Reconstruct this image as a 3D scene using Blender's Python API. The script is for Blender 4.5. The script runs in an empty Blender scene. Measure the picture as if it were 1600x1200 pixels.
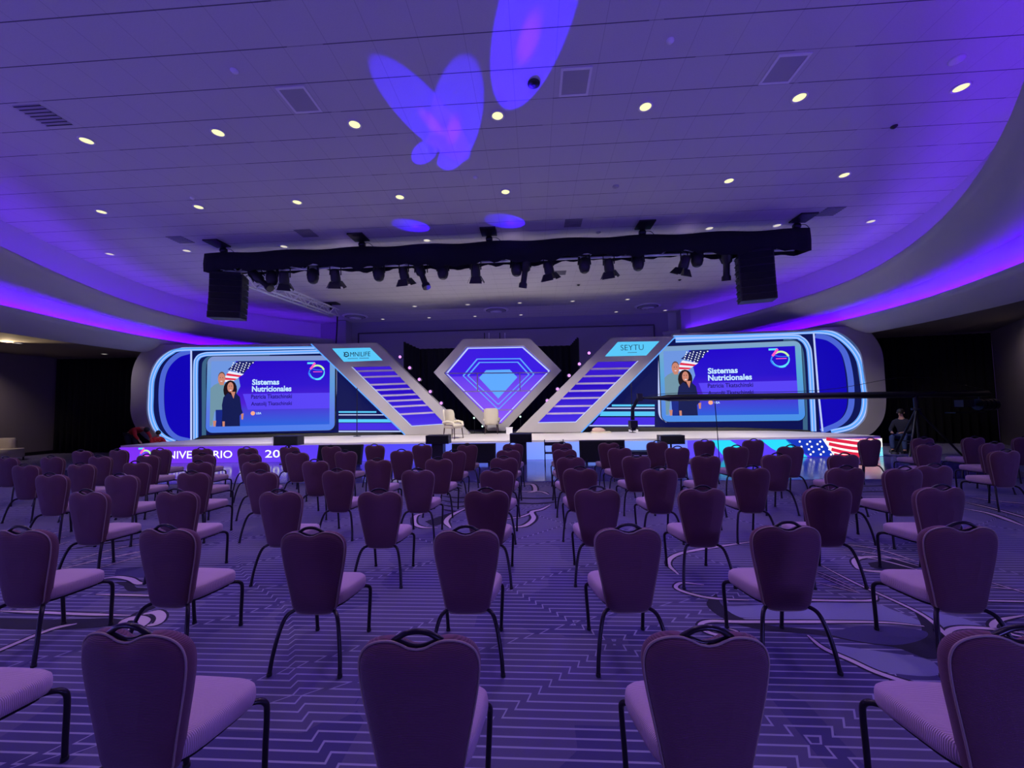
import bpy, bmesh, math, random
from mathutils import Vector, Matrix
random.seed(7)
scn = bpy.context.scene
C = scn.collection

# ------------------------------------------------------------------ camera
FPX, CAM_H, YAW, PITCH, ROLL = 605.0, 1.75, .057, math.atan(33/605.0), .018
f0 = Vector((-math.sin(YAW), math.cos(YAW), 0)); r0 = Vector((math.cos(YAW), math.sin(YAW), 0)); zz = Vector((0, 0, 1))
FW = f0*math.cos(PITCH)+zz*math.sin(PITCH); U0 = -f0*math.sin(PITCH)+zz*math.cos(PITCH)
UP = U0*math.cos(ROLL)+r0*math.sin(ROLL); RT = r0*math.cos(ROLL)-U0*math.sin(ROLL)
CP = Vector((0, 0, CAM_H))
cam_d = bpy.data.cameras.new('camera'); cam = bpy.data.objects.new('camera', cam_d); C.objects.link(cam)
cam_d.sensor_fit = 'HORIZONTAL'; cam_d.sensor_width = 36; cam_d.lens = 36*FPX/1600; cam_d.clip_start = .05; cam_d.clip_end = 200
M = Matrix((RT, UP, -FW)).transposed().to_4x4(); M.translation = CP; cam.matrix_world = M
scn.camera = cam

# ------------------------------------------------------------------ world, exposure
vs = scn.view_settings
vs.view_transform = 'Standard'; vs.look = 'None'; vs.gamma = 1; vs.use_curve_mapping = False; vs.exposure = 0.0
W = bpy.data.worlds.new('world'); scn.world = W; W.use_nodes = True
bg = W.node_tree.nodes['Background']; bg.inputs[0].default_value = (.16, .08, .42, 1); bg.inputs[1].default_value = .13


def lin(c):
    return tuple(((v/255)/12.92 if v/255 <= .04045 else (((v/255)+.055)/1.055)**2.4) for v in c)


def light(name, kind, loc, target, col, power, **kw):
    d = bpy.data.lights.new(name, kind); d.color = col; d.energy = power
    for k, v in kw.items(): setattr(d, k, v)
    o = bpy.data.objects.new(name, d); C.objects.link(o); o.location = loc
    if target is not None:
        o.rotation_euler = (Vector(target)-Vector(loc)).to_track_quat('-Z', 'Y').to_euler()
    return o


# house downlights: the dim recessed lamps of the tiled ceiling
DL_X = [-12.35, -9.98, -7.61, -5.25, -2.88, -.5, 1.86, 4.23, 6.58]
for y in (1.5, 3.8, 6.02, 8.27, 10.55):
    for x in DL_X[1::2]:
        if abs(x+2) < 9:
            light('house_lamp_light', 'SPOT', (x, y, 6.36), (x, y, 0), (.86, .62, 1.0), 100, spot_size=2.3, spot_blend=.8, shadow_soft_size=.12)
# violet audience wash and white stage wash from the lanterns on the truss
for x in (-6.6, -2.6, 1.4, 5.2):
    light('violet_wash_light', 'SPOT', (x, 10.0, 5.55), (x*.45, 2.6, 0), (.22, .07, 1.0), 420, spot_size=1.25, spot_blend=.9, shadow_soft_size=.15)
for x in (-7.9, -6.2, -4.4, -2.6, -.8, 1.0, 2.8, 4.6, 6.2):
    light('stage_wash_light', 'SPOT', (x, 10.8, 5.3), (x*1.38+.6, 14.3, .6), (1.0, .94, .86), 820, spot_size=1.2, spot_blend=.7, shadow_soft_size=.15)
# profile moving heads throwing violet ellipses on the ceiling


def ceiling_beam(src, aim, half_deg, power, hot=True):
    light('beam_light', 'SPOT', src, aim, (.03, .0, 1.0), power, spot_size=math.radians(2*half_deg), spot_blend=.15, shadow_soft_size=.012)
    if hot:
        light('beam_core_light', 'SPOT', src, aim, (1.0, .05, .75), power*.14, spot_size=math.radians(half_deg*.7), spot_blend=1.0, shadow_soft_size=.01)


ceiling_beam((1.6, 15.1, 3.0), (-1.60, 6.1, 6.45), 2.4, 17000)
ceiling_beam((-4.3, 15.1, 3.3), (-1.28, 6.3, 6.45), 2.5, 17000)
ceiling_beam((-4.9, 10.6, 3.6), (-1.95, 6.85, 6.45), 2.2, 4000, False)
ceiling_beam((-3.0, 15.1, 2.4), (.02, 4.75, 6.45), 2.4, 26000)
ceiling_beam((.22, 10.12, 5.62), (-.52, 9.72, 6.45), 17, 160)
ceiling_beam((-2.35, 10.12, 5.62), (-3.0, 9.72, 6.45), 17, 160)
# added unseen lavender fill lamps brightening the ceiling and the back wall
for x, y in ((-15, -2.5), (-7, -3.5), (3, -3.5), (11, -2.5), (-17, 4), (13, 3.5)):
    light('fill_uplight', 'SPOT', (x, y, .3), (-2+(x+2)*.2, 6.5, 6.45), (.22, .18, 1.0), 540, spot_size=1.9, spot_blend=1.0, shadow_soft_size=.3)
for x in (-8, -5, -1.8, 1.6, 5):
    light('fill_uplight', 'SPOT', (x, 18.9, .7), (x, 20.3, 5.2), (.40, .28, 1.0), 60, spot_size=2.2, spot_blend=1.0, shadow_soft_size=.2)
for x in (-7.5, -4, 0, 4):
    light('rear_bounce_fill', 'SPOT', (x, 15.9, 2.6), (x*.9, 14.3, 6.45), (.98, .90, .95), 85, spot_size=2.7, spot_blend=1.0, shadow_soft_size=.3)  # added lamps without fixtures, standing in for light bounced off the deck
for x, y in ((-16.8, 12.2), (-13.2, 12.0), (11.2, 11.6)):
    light('wing_end_fill', 'SPOT', (x, y, 3.95), (x*.97 if x < 0 else 10.0, 14.9, 3.0), (.95, .84, .92), 80 if x < 0 else 50, spot_size=1.0, spot_blend=1.0, shadow_soft_size=.2)  # added unseen lamps, put in to brighten the dim wing ends

# ------------------------------------------------------------------ helpers


def ray(px, py): return FW+RT*((px-800)/FPX)-UP*((py-600)/FPX)


def atz(px, py, z=0.0):
    d = ray(px, py); return CP+d*((z-CAM_H)/d.z)


def aty(px, py, y):
    d = ray(px, py); return CP+d*(y/d.y)


def mat(name, col, rough=.6, metal=0.0, emit=None, estr=1.0, bump=None, spec=None):
    m = bpy.data.materials.new(name); m.use_nodes = True
    nt = m.node_tree; b = nt.nodes['Principled BSDF']
    b.inputs['Base Color'].default_value = (*col, 1); b.inputs['Roughness'].default_value = rough; b.inputs['Metallic'].default_value = metal
    if spec is not None: b.inputs['Specular IOR Level'].default_value = spec
    if emit:
        b.inputs['Emission Color'].default_value = (*emit, 1); b.inputs['Emission Strength'].default_value = estr
        b.inputs['Base Color'].default_value = (.004, .004, .004, 1); b.inputs['Specular IOR Level'].default_value = 0.05
    tc = nt.nodes.new('ShaderNodeTexCoord')
    nz = nt.nodes.new('ShaderNodeTexNoise'); nz.inputs['Scale'].default_value = bump[0] if bump else 40
    nt.links.new(tc.outputs['Object'], nz.inputs['Vector'])
    if not emit:
        bp = nt.nodes.new('ShaderNodeBump'); bp.inputs['Strength'].default_value = bump[1] if bump else .05; bp.inputs['Distance'].default_value = .01
        nt.links.new(nz.outputs['Fac'], bp.inputs['Height']); nt.links.new(bp.outputs['Normal'], b.inputs['Normal'])
    return m


def glow(name, rgb, s=1.0):
    return mat(name, (0, 0, 0), .5, 0, lin(rgb), s)


def mth(nt, op, a, b=None, c=None):
    n = nt.nodes.new('ShaderNodeMath'); n.operation = op
    for i, v in enumerate((a, b, c)):
        if v is None: continue
        if hasattr(v, 'is_linked') or hasattr(v, 'links'): nt.links.new(v, n.inputs[i])
        else: n.inputs[i].default_value = v
    return n.outputs[0]


def mixc(nt, fac, a, b):
    n = nt.nodes.new('ShaderNodeMix'); n.data_type = 'RGBA'
    for i, v in ((0, fac), (6, a), (7, b)):
        if hasattr(v, 'links'): nt.links.new(v, n.inputs[i])
        elif i == 0: n.inputs[0].default_value = v
        else: n.inputs[i].default_value = (*v, 1)
    return n.outputs[2]


def sepxyz(nt):
    g = nt.nodes.new('ShaderNodeNewGeometry'); s = nt.nodes.new('ShaderNodeSeparateXYZ'); nt.links.new(g.outputs['Position'], s.inputs[0])
    return g.outputs['Position'], s.outputs[0], s.outputs[1], s.outputs[2]


def gradient_glow(name, stops_x, x0, x1, stops_z, z0, z1, s=1.0, mixf=.5):
    """display content: two colour ramps, across and up the display, mixed"""
    m = bpy.data.materials.new(name); m.use_nodes = True; nt = m.node_tree
    b = nt.nodes['Principled BSDF']; b.inputs['Base Color'].default_value = (.004, .004, .004, 1); b.inputs['Roughness'].default_value = .6; b.inputs['Specular IOR Level'].default_value = .05
    pos, X, Y, Z = sepxyz(nt)
    def ramp(v, a, c, stops):
        mr = nt.nodes.new('ShaderNodeMapRange'); nt.links.new(v, mr.inputs[0]); mr.inputs[1].default_value = a; mr.inputs[2].default_value = c
        r = nt.nodes.new('ShaderNodeValToRGB'); nt.links.new(mr.outputs[0], r.inputs[0])
        while len(r.color_ramp.elements) < len(stops): r.color_ramp.elements.new(.5)
        for e, (p, col) in zip(r.color_ramp.elements, stops): e.position = p; e.color = (*lin(col), 1)
        return r.outputs[0]
    c = mixc(nt, mixf, ramp(X, x0, x1, stops_x), ramp(Z, z0, z1, stops_z))
    nt.links.new(c, b.inputs['Emission Color']); b.inputs['Emission Strength'].default_value = s
    return m


class MB:
    def __init__(self): self.v = []; self.f = []; self.mi = []; self.sm = []; self.mats = []

    def slot(self, m):
        if m not in self.mats: self.mats.append(m)
        return self.mats.index(m)

    def add(self, vs, fs, m=None, smooth=False):
        o = len(self.v); self.v += [tuple(p) for p in vs]; s = self.slot(m) if m else 0
        for f in fs: self.f.append([i+o for i in f]); self.mi.append(s); self.sm.append(smooth)
        return self

    def box(self, c, s, m=None, rot=None):
        x, y, z = (k/2 for k in s)
        p = [Vector((a*x, b*y, d*z)) for a in (-1, 1) for b in (-1, 1) for d in (-1, 1)]
        if rot is not None: p = [rot @ q for q in p]
        p = [q+Vector(c) for q in p]
        return self.add(p, [(0, 1, 3, 2), (4, 6, 7, 5), (0, 4, 5, 1), (2, 3, 7, 6), (0, 2, 6, 4), (1, 5, 7, 3)], m)

    def loft(self, rings, m=None, cap=True, smooth=True, closed=True):
        n = len(rings[0]); vs = [p for r in rings for p in r]; fs = []
        for k in range(len(rings)-1):
            for i in range(n if closed else n-1):
                j = (i+1) % n; fs.append((k*n+i, k*n+j, (k+1)*n+j, (k+1)*n+i))
        self.add(vs, fs, m, smooth)
        if cap:
            self.add(rings[0], [list(range(n))[::-1]], m, False); self.add(rings[-1], [list(range(n))], m, False)
        return self

    def prism(self, poly, d, m=None):
        """extrude a planar polygon (list of Vectors) by vector d"""
        d = Vector(d); n = len(poly); a = [Vector(p) for p in poly]; b = [p+d for p in a]
        fs = [list(range(n))[::-1], [i+n for i in range(n)]]+[(i, (i+1) % n, (i+1) % n+n, i+n) for i in range(n)]
        return self.add(a+b, fs, m)

    def ring(self, outer, inner, d, m=None, closed=True):
        d = Vector(d); n = len(outer); vs = list(outer)+list(inner)+[p+d for p in outer]+[p+d for p in inner]; fs = []
        for i in range(n if closed else n-1):
            j = (i+1) % n
            fs += [(i, j, n+j, n+i), (2*n+i, 3*n+i, 3*n+j, 2*n+j), (i, 2*n+i, 2*n+j, j), (n+i, n+j, 3*n+j, 3*n+i)]
        if not closed: fs += [(0, n, 3*n, 2*n), (n-1, 3*n-1, 4*n-1, 2*n-1)]
        return self.add(vs, fs, m)

    def tube(self, pts, r, m=None, n=8, closed=False, flat=1.0):
        pts = [Vector(p) for p in pts]; rr = r if isinstance(r, (list, tuple)) else [r]*len(pts); rings = []
        prev = None
        for i, p in enumerate(pts):
            if closed: t = pts[(i+1) % len(pts)]-pts[i-1]
            else: t = pts[min(i+1, len(pts)-1)]-pts[max(i-1, 0)]
            t.normalize()
            if prev is None:
                a = Vector((0, 0, 1)) if abs(t.z) < .9 else Vector((0, 1, 0)); u = t.cross(a).normalized()
            else: u = (prev-t*prev.dot(t)).normalized()
            prev = u; w = t.cross(u)
            rings.append([p+(u*math.cos(2*math.pi*k/n)+w*math.sin(2*math.pi*k/n)*flat)*rr[i] for k in range(n)])
        if closed: rings.append(rings[0]); return self.loft(rings, m, cap=False)
        return self.loft(rings, m)

    def lathe(self, c, prof, m=None, n=20, axis=(0, 0, 1), smooth=True):
        q = Vector((0, 0, 1)).rotation_difference(Vector(axis).normalized()); c = Vector(c)
        rings = [[c+q @ Vector((r*math.cos(2*math.pi*k/n), r*math.sin(2*math.pi*k/n), h)) for k in range(n)] for r, h in prof]
        return self.loft(rings, m, smooth=smooth)

    def build(self, name, m=None, parent=None, loc=None):
        me = bpy.data.meshes.new(name); me.from_pydata(self.v, [], self.f)
        for mm in (self.mats or ([m] if m else [])): me.materials.append(mm)
        if not self.mats and m is None: pass
        me.polygons.foreach_set('material_index', self.mi); me.polygons.foreach_set('use_smooth', self.sm); me.update()
        o = bpy.data.objects.new(name, me); C.objects.link(o)
        if parent: o.parent = parent; 
        if loc is not None: o.location = loc
        return o


def tag(o, label, cat, group=None, kind=None):
    o['label'] = label; o['category'] = cat
    if group: o['group'] = group
    if kind: o['kind'] = kind
    return o


def structure(o, label=None):
    o['kind'] = 'structure'
    if label: o['label'] = label
    return o


def empty(name, loc=(0, 0, 0), rz=0):
    o = bpy.data.objects.new(name, None); C.objects.link(o); o.location = loc; o.rotation_euler = (0, 0, rz); o.empty_display_size = .2
    return o


def copy_tree(o, parent=None):
    c = o.copy(); C.objects.link(c)
    if parent: c.parent = parent
    for ch in kids[o]: kids.setdefault(c, []).append(copy_tree(ch, c))
    kids.setdefault(c, [])
    return c


kids = {}


def reg(o):
    kids[o] = [c for c in C.objects if c.parent == o]
    for c in kids[o]: reg(c)
    return o


def finish(root, pivot):
    """parts were built in world coordinates: hang them on the thing's base point"""
    root.location = pivot
    for c in [c for c in C.objects if c.parent == root]: c.location = c.location-Vector(pivot)
    return root


def crom(pts, k=6):
    P = [Vector(p) for p in pts]; P = [P[0]*2-P[1]]+P+[P[-1]*2-P[-2]]; out = []
    for i in range(1, len(P)-2):
        a, b, c, d = P[i-1:i+3]
        for t in range(k):
            t /= k; out.append(.5*((2*b)+(c-a)*t+(2*a-5*b+4*c-d)*t*t+(3*b-a-3*c+d)*t**3))
    out.append(P[-2]); return out


class Plane:
    """a vertical working plane in the room: s runs along it, z up, off towards the audience"""
    def __init__(self, a, b):
        self.a = Vector((a[0], a[1], 0)); self.u = (Vector((b[0], b[1], 0))-self.a).normalized(); self.n = Vector((self.u.y, -self.u.x, 0))

    def pix(self, px, py, off=0):
        d = ray(px, py); a = self.a+self.n*off; t = (a-CP).dot(self.n)/d.dot(self.n); p = CP+d*t
        return ((p-a).dot(self.u), p.z)

    def w(self, s, z, off=0): return self.a+self.u*s+Vector((0, 0, z))+self.n*off

    def poly(self, pts, off=0): return [self.w(s, z, off) for s, z in pts]

    def pp(self, pxs, off=0): return [self.pix(x, y, off) for x, y in pxs]


_fc = {}


def text_geo(s, weight=0.0):
    k = (s, weight)
    if k not in _fc:
        cu = bpy.data.curves.new('t', 'FONT'); cu.body = s; cu.size = 1; cu.offset = weight; cu.resolution_u = 3
        o = bpy.data.objects.new('t', cu); C.objects.link(o); bpy.context.view_layer.update()
        me = bpy.data.meshes.new_from_object(o.evaluated_get(bpy.context.evaluated_depsgraph_get()))
        vs = [tuple(v.co) for v in me.vertices]; fs = [tuple(p.vertices) for p in me.polygons]
        bpy.data.objects.remove(o); bpy.data.meshes.remove(me)
        x0 = min(v[0] for v in vs); x1 = max(v[0] for v in vs); y0 = min(v[1] for v in vs); y1 = max(v[1] for v in vs)
        _fc[k] = ([((v[0]-x0)/(x1-x0), (v[1]-y0)/(y1-y0)) for v in vs], fs)
    return _fc[k]


def text(mb, pl, s, s0, s1, z0, z1, off, m, weight=0.0):
    """flat lettering filling the rectangle s0..s1, z0..z1 of a plane"""
    vs, fs = text_geo(s, weight)
    P = [pl.w(s0+(s1-s0)*a, z0+(z1-z0)*b, off) for a, b in vs]
    mb.add(P, [f[::-1] for f in fs] if False else fs, m)


def stroke(mb, pl, pts, w, off, m, k=5, closed=False):
    """flat ribbon on a plane; pts are (s,z)"""
    p = [Vector((a, b, 0)) for a, b in pts]; p = crom(p, k) if k > 1 else p; L = []; R = []
    for i, q in enumerate(p):
        t = (p[min(i+1, len(p)-1)]-p[max(i-1, 0)]).normalized(); n = Vector((-t.y, t.x, 0)); ww = w if not isinstance(w, (tuple, list)) else w[0]+(w[1]-w[0])*i/(len(p)-1)
        L.append(q+n*ww/2); R.append(q-n*ww/2)
    vs = [pl.w(q.x, q.y, off) for q in L]+[pl.w(q.x, q.y, off) for q in R]; n = len(p)
    mb.add(vs, [(i, i+1, n+i+1, n+i) for i in range(n-1)], m)


def disc(mb, pl, s, z, r, off, m, n=14, rz=None):
    mb.add([pl.w(s+r*math.cos(2*math.pi*i/n), z+(rz or r)*math.sin(2*math.pi*i/n), off) for i in range(n)], [list(range(n))], m)


def arc(cx, cz, rx, rz, a0, a1, n=14):
    return [(cx+rx*math.cos(math.radians(a0+(a1-a0)*i/(n-1))), cz+rz*math.sin(math.radians(a0+(a1-a0)*i/(n-1)))) for i in range(n)]


# ------------------------------------------------------------------ materials
M_black = mat('black_velour', (.006, .006, .010), .95, bump=(60, .3))
M_blackp = mat('black_plastic', (.012, .012, .016), .5)
M_blackm = mat('black_steel', (.02, .02, .028), .35, .6)
M_alu = mat('aluminium', (.75, .75, .8), .45, .35)
M_soffit = mat('painted_plaster', (.50, .48, .50), .8, bump=(4, .03))
M_face = mat('cove_plaster', (.5, .46, .55), .8, bump=(3, .05))
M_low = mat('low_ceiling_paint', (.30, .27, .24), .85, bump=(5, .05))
M_wall = mat('wall_fabric_panel', (.20, .17, .18), .9, bump=(60, .3))
M_vline = mat('dark_purple_trim_paint', (.08, .06, .10), .7)
M_back = mat('back_wall_paint', (.34, .30, .38), .85, bump=(3, .05))
M_set = mat('grey_beige_scenic_panel', (.36, .33, .335), .6, bump=(8, .04))
M_deck = mat('ivory_deck', (.66, .60, .56), .45, bump=(6, .05))
M_riser = mat('dark_riser_carpet', (.035, .035, .035), .9, bump=(50, .2))
M_cream = mat('cream_upholstery', (.55, .49, .38), .8, bump=(30, .1))
M_dleg = mat('dark_wood_leg', (.04, .02, .02), .4)
M_skin = mat('skin', (.45, .24, .17), .55)
M_red = mat('red_jacket_cloth', (.45, .01, .02), .75, bump=(25, .4))
M_dark = mat('dark_cloth', (.012, .012, .03), .85, bump=(25, .4))
M_jean = mat('blue_jean_cloth', (.03, .05, .16), .85, bump=(25, .4))
M_hair = mat('dark_hair', (.012, .008, .007), .6, bump=(60, .6))
M_lens = glow('lamp_diffuser_glow', (255, 250, 190), 1.15)
M_lensdim = glow('dim_lamp_diffuser_glow', (236, 226, 214), .9)
M_trimr = mat('white_lamp_trim', (.7, .66, .66), .5)
M_vent = mat('vent_grille', (.36, .34, .38), .6)
M_white = mat('white_paint', (.75, .72, .75), .6)
N_out = glow('neon_light_blue', (92, 160, 252), 1.1)
N_mid = glow('neon_periwinkle', (84, 112, 235), .8)
N_white = glow('neon_white_blue', (190, 205, 255), 1.0)
N_cy = glow('neon_cyan', (90, 200, 250), 1.0)
L_deep = glow('led_deep_blue', (18, 4, 190), .9)
L_navy = glow('led_navy', (16, 22, 92), .8)
L_vio = glow('led_violet', (70, 44, 228), 1.0)
L_purp = glow('led_purple', (120, 92, 240), 1.0)
L_gem = glow('led_gem_blue', (96, 170, 255), 1.0)
L_teal = glow('led_grey_teal', (72, 118, 160), .7)
L_white = glow('led_white', (255, 255, 250), 1.15)
L_black = glow('led_ink', (16, 18, 60), .6)


def fabric(name, col, rib):
    m = mat(name, col, .85); nt = m.node_tree; b = nt.nodes['Principled BSDF']
    tc = nt.nodes.new('ShaderNodeTexCoord'); wv = nt.nodes.new('ShaderNodeTexWave'); wv.bands_direction = 'Y' if rib == 'Y' else 'Z'
    wv.inputs['Scale'].default_value = 52; wv.inputs['Distortion'].default_value = 1.0
    nt.links.new(tc.outputs['Object'], wv.inputs['Vector'])
    c = mixc(nt, wv.outputs['Fac'], tuple(v*.72 for v in col), tuple(v*1.15 for v in col)); nt.links.new(c, b.inputs['Base Color'])
    bp = nt.nodes.new('ShaderNodeBump'); bp.inputs['Strength'].default_value = .5; bp.inputs['Distance'].default_value = .003
    nt.links.new(wv.outputs['Fac'], bp.inputs['Height']); nt.links.new(bp.outputs['Normal'], b.inputs['Normal'])
    b.inputs['Sheen Weight'].default_value = .15
    return m


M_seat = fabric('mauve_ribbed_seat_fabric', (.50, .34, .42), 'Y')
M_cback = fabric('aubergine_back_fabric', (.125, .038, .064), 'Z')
M_pipe = mat('tan_piping', (.33, .24, .20), .55)
M_cleg = mat('dark_bronze_leg', (.022, .016, .024), .3, .5)


def carpet():
    m = bpy.data.materials.new('maze_line_carpet'); m.use_nodes = True; nt = m.node_tree; b = nt.nodes['Principled BSDF']
    pos, X, Y, Z = sepxyz(nt)
    n1 = nt.nodes.new('ShaderNodeTexNoise'); n1.inputs['Scale'].default_value = .45; n1.inputs['Detail'].default_value = 0; nt.links.new(pos, n1.inputs['Vector'])
    SP = .062
    # rows advance by one line spacing along drifting diagonals: the maze jogs
    def step(period, slope, noise, ns):
        a = mth(nt, 'ADD', X, mth(nt, 'MULTIPLY', Y, slope)); a = mth(nt, 'ADD', a, mth(nt, 'MULTIPLY', n1.outputs['Fac'], ns))
        q = mth(nt, 'DIVIDE', a, period); fl = mth(nt, 'FLOOR', q); fr = mth(nt, 'SUBTRACT', q, fl)
        rmp = mth(nt, 'MULTIPLY', mth(nt, 'SUBTRACT', fr, .5), period/.055)
        n = nt.nodes.new('ShaderNodeClamp'); nt.links.new(rmp, n.inputs[0])
        return n.outputs[0]
    st = mth(nt, 'SUBTRACT', step(1.9, -1.3, 0, .8), mth(nt, 'SUBTRACT', step(2.7, 1.0, 0, .9), step(4.3, -2.2, 0, .6)))
    yy = mth(nt, 'ADD', mth(nt, 'DIVIDE', Y, SP), st)
    fr = mth(nt, 'SUBTRACT', yy, mth(nt, 'FLOOR', yy))
    d = mth(nt, 'ABSOLUTE', mth(nt, 'SUBTRACT', fr, .5))
    line = mth(nt, 'LESS_THAN', d, .095)
    vo = nt.nodes.new('ShaderNodeTexVoronoi'); vo.distance = 'CHEBYCHEV'; vo.inputs['Scale'].default_value = 1.6; nt.links.new(pos, vo.inputs['Vector'])
    bw = nt.nodes.new('ShaderNodeSeparateColor'); nt.links.new(vo.outputs['Color'], bw.inputs[0])
    base = mixc(nt, mth(nt, 'GREATER_THAN', bw.outputs[0], .62), (.100, .080, .19), (.048, .034, .16))
    fn = nt.nodes.new('ShaderNodeTexNoise'); fn.inputs['Scale'].default_value = 220; nt.links.new(pos, fn.inputs['Vector'])
    base = mixc(nt, mth(nt, 'MULTIPLY', fn.outputs['Fac'], .6), base, (.05, .05, .10))
    c = mixc(nt, line, base, (.30, .28, .42)); nt.links.new(c, b.inputs['Base Color'])
    b.inputs['Roughness'].default_value = .92; b.inputs['Sheen Weight'].default_value = .1
    bp = nt.nodes.new('ShaderNodeBump'); bp.inputs['Strength'].default_value = .25; bp.inputs['Distance'].default_value = .004
    nt.links.new(fn.outputs['Fac'], bp.inputs['Height']); nt.links.new(bp.outputs['Normal'], b.inputs['Normal'])
    return m


M_carpet = carpet()
M_cpink = mat('carpet_pile_rose', (.60, .47, .54), .95, bump=(200, .3))
M_cdark = mat('carpet_pile_ink', (.018, .014, .035), .95, bump=(200, .3))
M_cblue = mat('carpet_pile_slate', (.22, .22, .38), .95, bump=(200, .3))
M_cdeep = mat('carpet_pile_indigo', (.055, .045, .15), .95, bump=(200, .3))


def ceiling_tiles():
    m = bpy.data.materials.new('ceiling_tile'); m.use_nodes = True; nt = m.node_tree; b = nt.nodes['Principled BSDF']
    pos, X, Y, Z = sepxyz(nt)
    def ln(v, p, o, w):
        q = mth(nt, 'DIVIDE', mth(nt, 'SUBTRACT', v, o), p); f = mth(nt, 'SUBTRACT', q, mth(nt, 'FLOOR', q))
        return mth(nt, 'LESS_THAN', mth(nt, 'ABSOLUTE', mth(nt, 'SUBTRACT', f, .5)), w/p/2)
    ly = ln(Y, .5625, 4.05-.281, .014); lx = ln(X, .5925, -.5, .008)
    nz = nt.nodes.new('ShaderNodeTexNoise'); nz.inputs['Scale'].default_value = .9; nt.links.new(pos, nz.inputs['Vector'])
    fine = nt.nodes.new('ShaderNodeTexNoise'); fine.inputs['Scale'].default_value = 60; nt.links.new(pos, fine.inputs['Vector'])
    base = mixc(nt, fine.outputs['Fac'], (.50, .48, .50), (.58, .56, .58))
    keep = mth(nt, 'GREATER_THAN', nz.outputs['Fac'], .42)
    c = mixc(nt, mth(nt, 'MULTIPLY', lx, .35), base, (.12, .1, .14)); c = mixc(nt, mth(nt, 'MULTIPLY', ly, mth(nt, 'ADD', .45, mth(nt, 'MULTIPLY', keep, .45))), c, (.06, .05, .09))
    nt.links.new(c, b.inputs['Base Color']); b.inputs['Roughness'].default_value = .85
    return m


M_ceil = ceiling_tiles()


def planks():
    m = bpy.data.materials.new('glossy_dance_floor_planks'); m.use_nodes = True; nt = m.node_tree; b = nt.nodes['Principled BSDF']
    pos, X, Y, Z = sepxyz(nt)
    br = nt.nodes.new('ShaderNodeTexBrick'); br.inputs['Scale'].default_value = 1; nt.links.new(pos, br.inputs['Vector'])
    br.inputs['Color1'].default_value = (.07, .06, .26, 1); br.inputs['Color2'].default_value = (.10, .085, .33, 1); br.inputs['Mortar'].default_value = (.03, .03, .06, 1)  # blue glow of the LED fascia is put into the plank colours
    br.inputs['Brick Width'].default_value = .9; br.inputs['Row Height'].default_value = .3; br.inputs['Mortar Size'].default_value = .008
    nz = nt.nodes.new('ShaderNodeTexNoise'); nz.inputs['Scale'].default_value = 3; mp = nt.nodes.new('ShaderNodeMapping'); mp.inputs['Scale'].default_value = (.5, 4, 1)
    nt.links.new(pos, mp.inputs['Vector']); nt.links.new(mp.outputs[0], nz.inputs['Vector'])
    c = mixc(nt, mth(nt, 'MULTIPLY', nz.outputs['Fac'], .5), br.outputs['Color'], (.12, .10, .36)); nt.links.new(c, b.inputs['Base Color'])
    mr = nt.nodes.new('ShaderNodeMapRange'); nt.links.new(nz.outputs['Fac'], mr.inputs[0]); mr.inputs[3].default_value = .06; mr.inputs[4].default_value = .22; b.inputs['Specular IOR Level'].default_value = .9
    nt.links.new(mr.outputs[0], b.inputs['Roughness'])
    bp = nt.nodes.new('ShaderNodeBump'); bp.inputs['Strength'].default_value = .12; bp.inputs['Distance'].default_value = .01
    nt.links.new(nz.outputs['Fac'], bp.inputs['Height']); nt.links.new(bp.outputs['Normal'], b.inputs['Normal'])
    return m


M_plank = planks()

# ------------------------------------------------------------------ the room shell
CX, CY, YB = -2.0, 12.0, 20.6
NA = 120


def curve(pts):
    """closed plan curve as radius over angle, from measured plan points"""
    pa = sorted((math.atan2(y-CY, x-CX) % (2*math.pi), math.hypot(x-CX, y-CY)) for x, y in pts)
    def R(a):
        a %= 2*math.pi
        for i in range(len(pa)):
            a0, q0 = pa[i-1]; a1, q1 = pa[i]
            if i == 0: a0 -= 2*math.pi
            if a0 <= a <= a1: t = (a-a0)/(a1-a0+1e-9); return q0+(q1-q0)*t
        a0, q0 = pa[-1]; a1, q1 = pa[0]; t = (a-a0)/(a1+2*math.pi-a0); return q0+(q1-q0)*t
    rs = [R(2*math.pi*i/NA) for i in range(NA)]
    for _ in range(3): rs = [(rs[i-1]+rs[i]*2+rs[(i+1) % NA])/4 for i in range(NA)]
    return rs


def plan(rs, add=0.0):
    out = []
    for i, r in enumerate(rs):
        a = 2*math.pi*i/NA; r += add
        if math.sin(a) > 0: r = min(r, (YB+.08-CY)/math.sin(a))
        out.append((CX+r*math.cos(a), CY+r*math.sin(a)))
    return out


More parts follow.
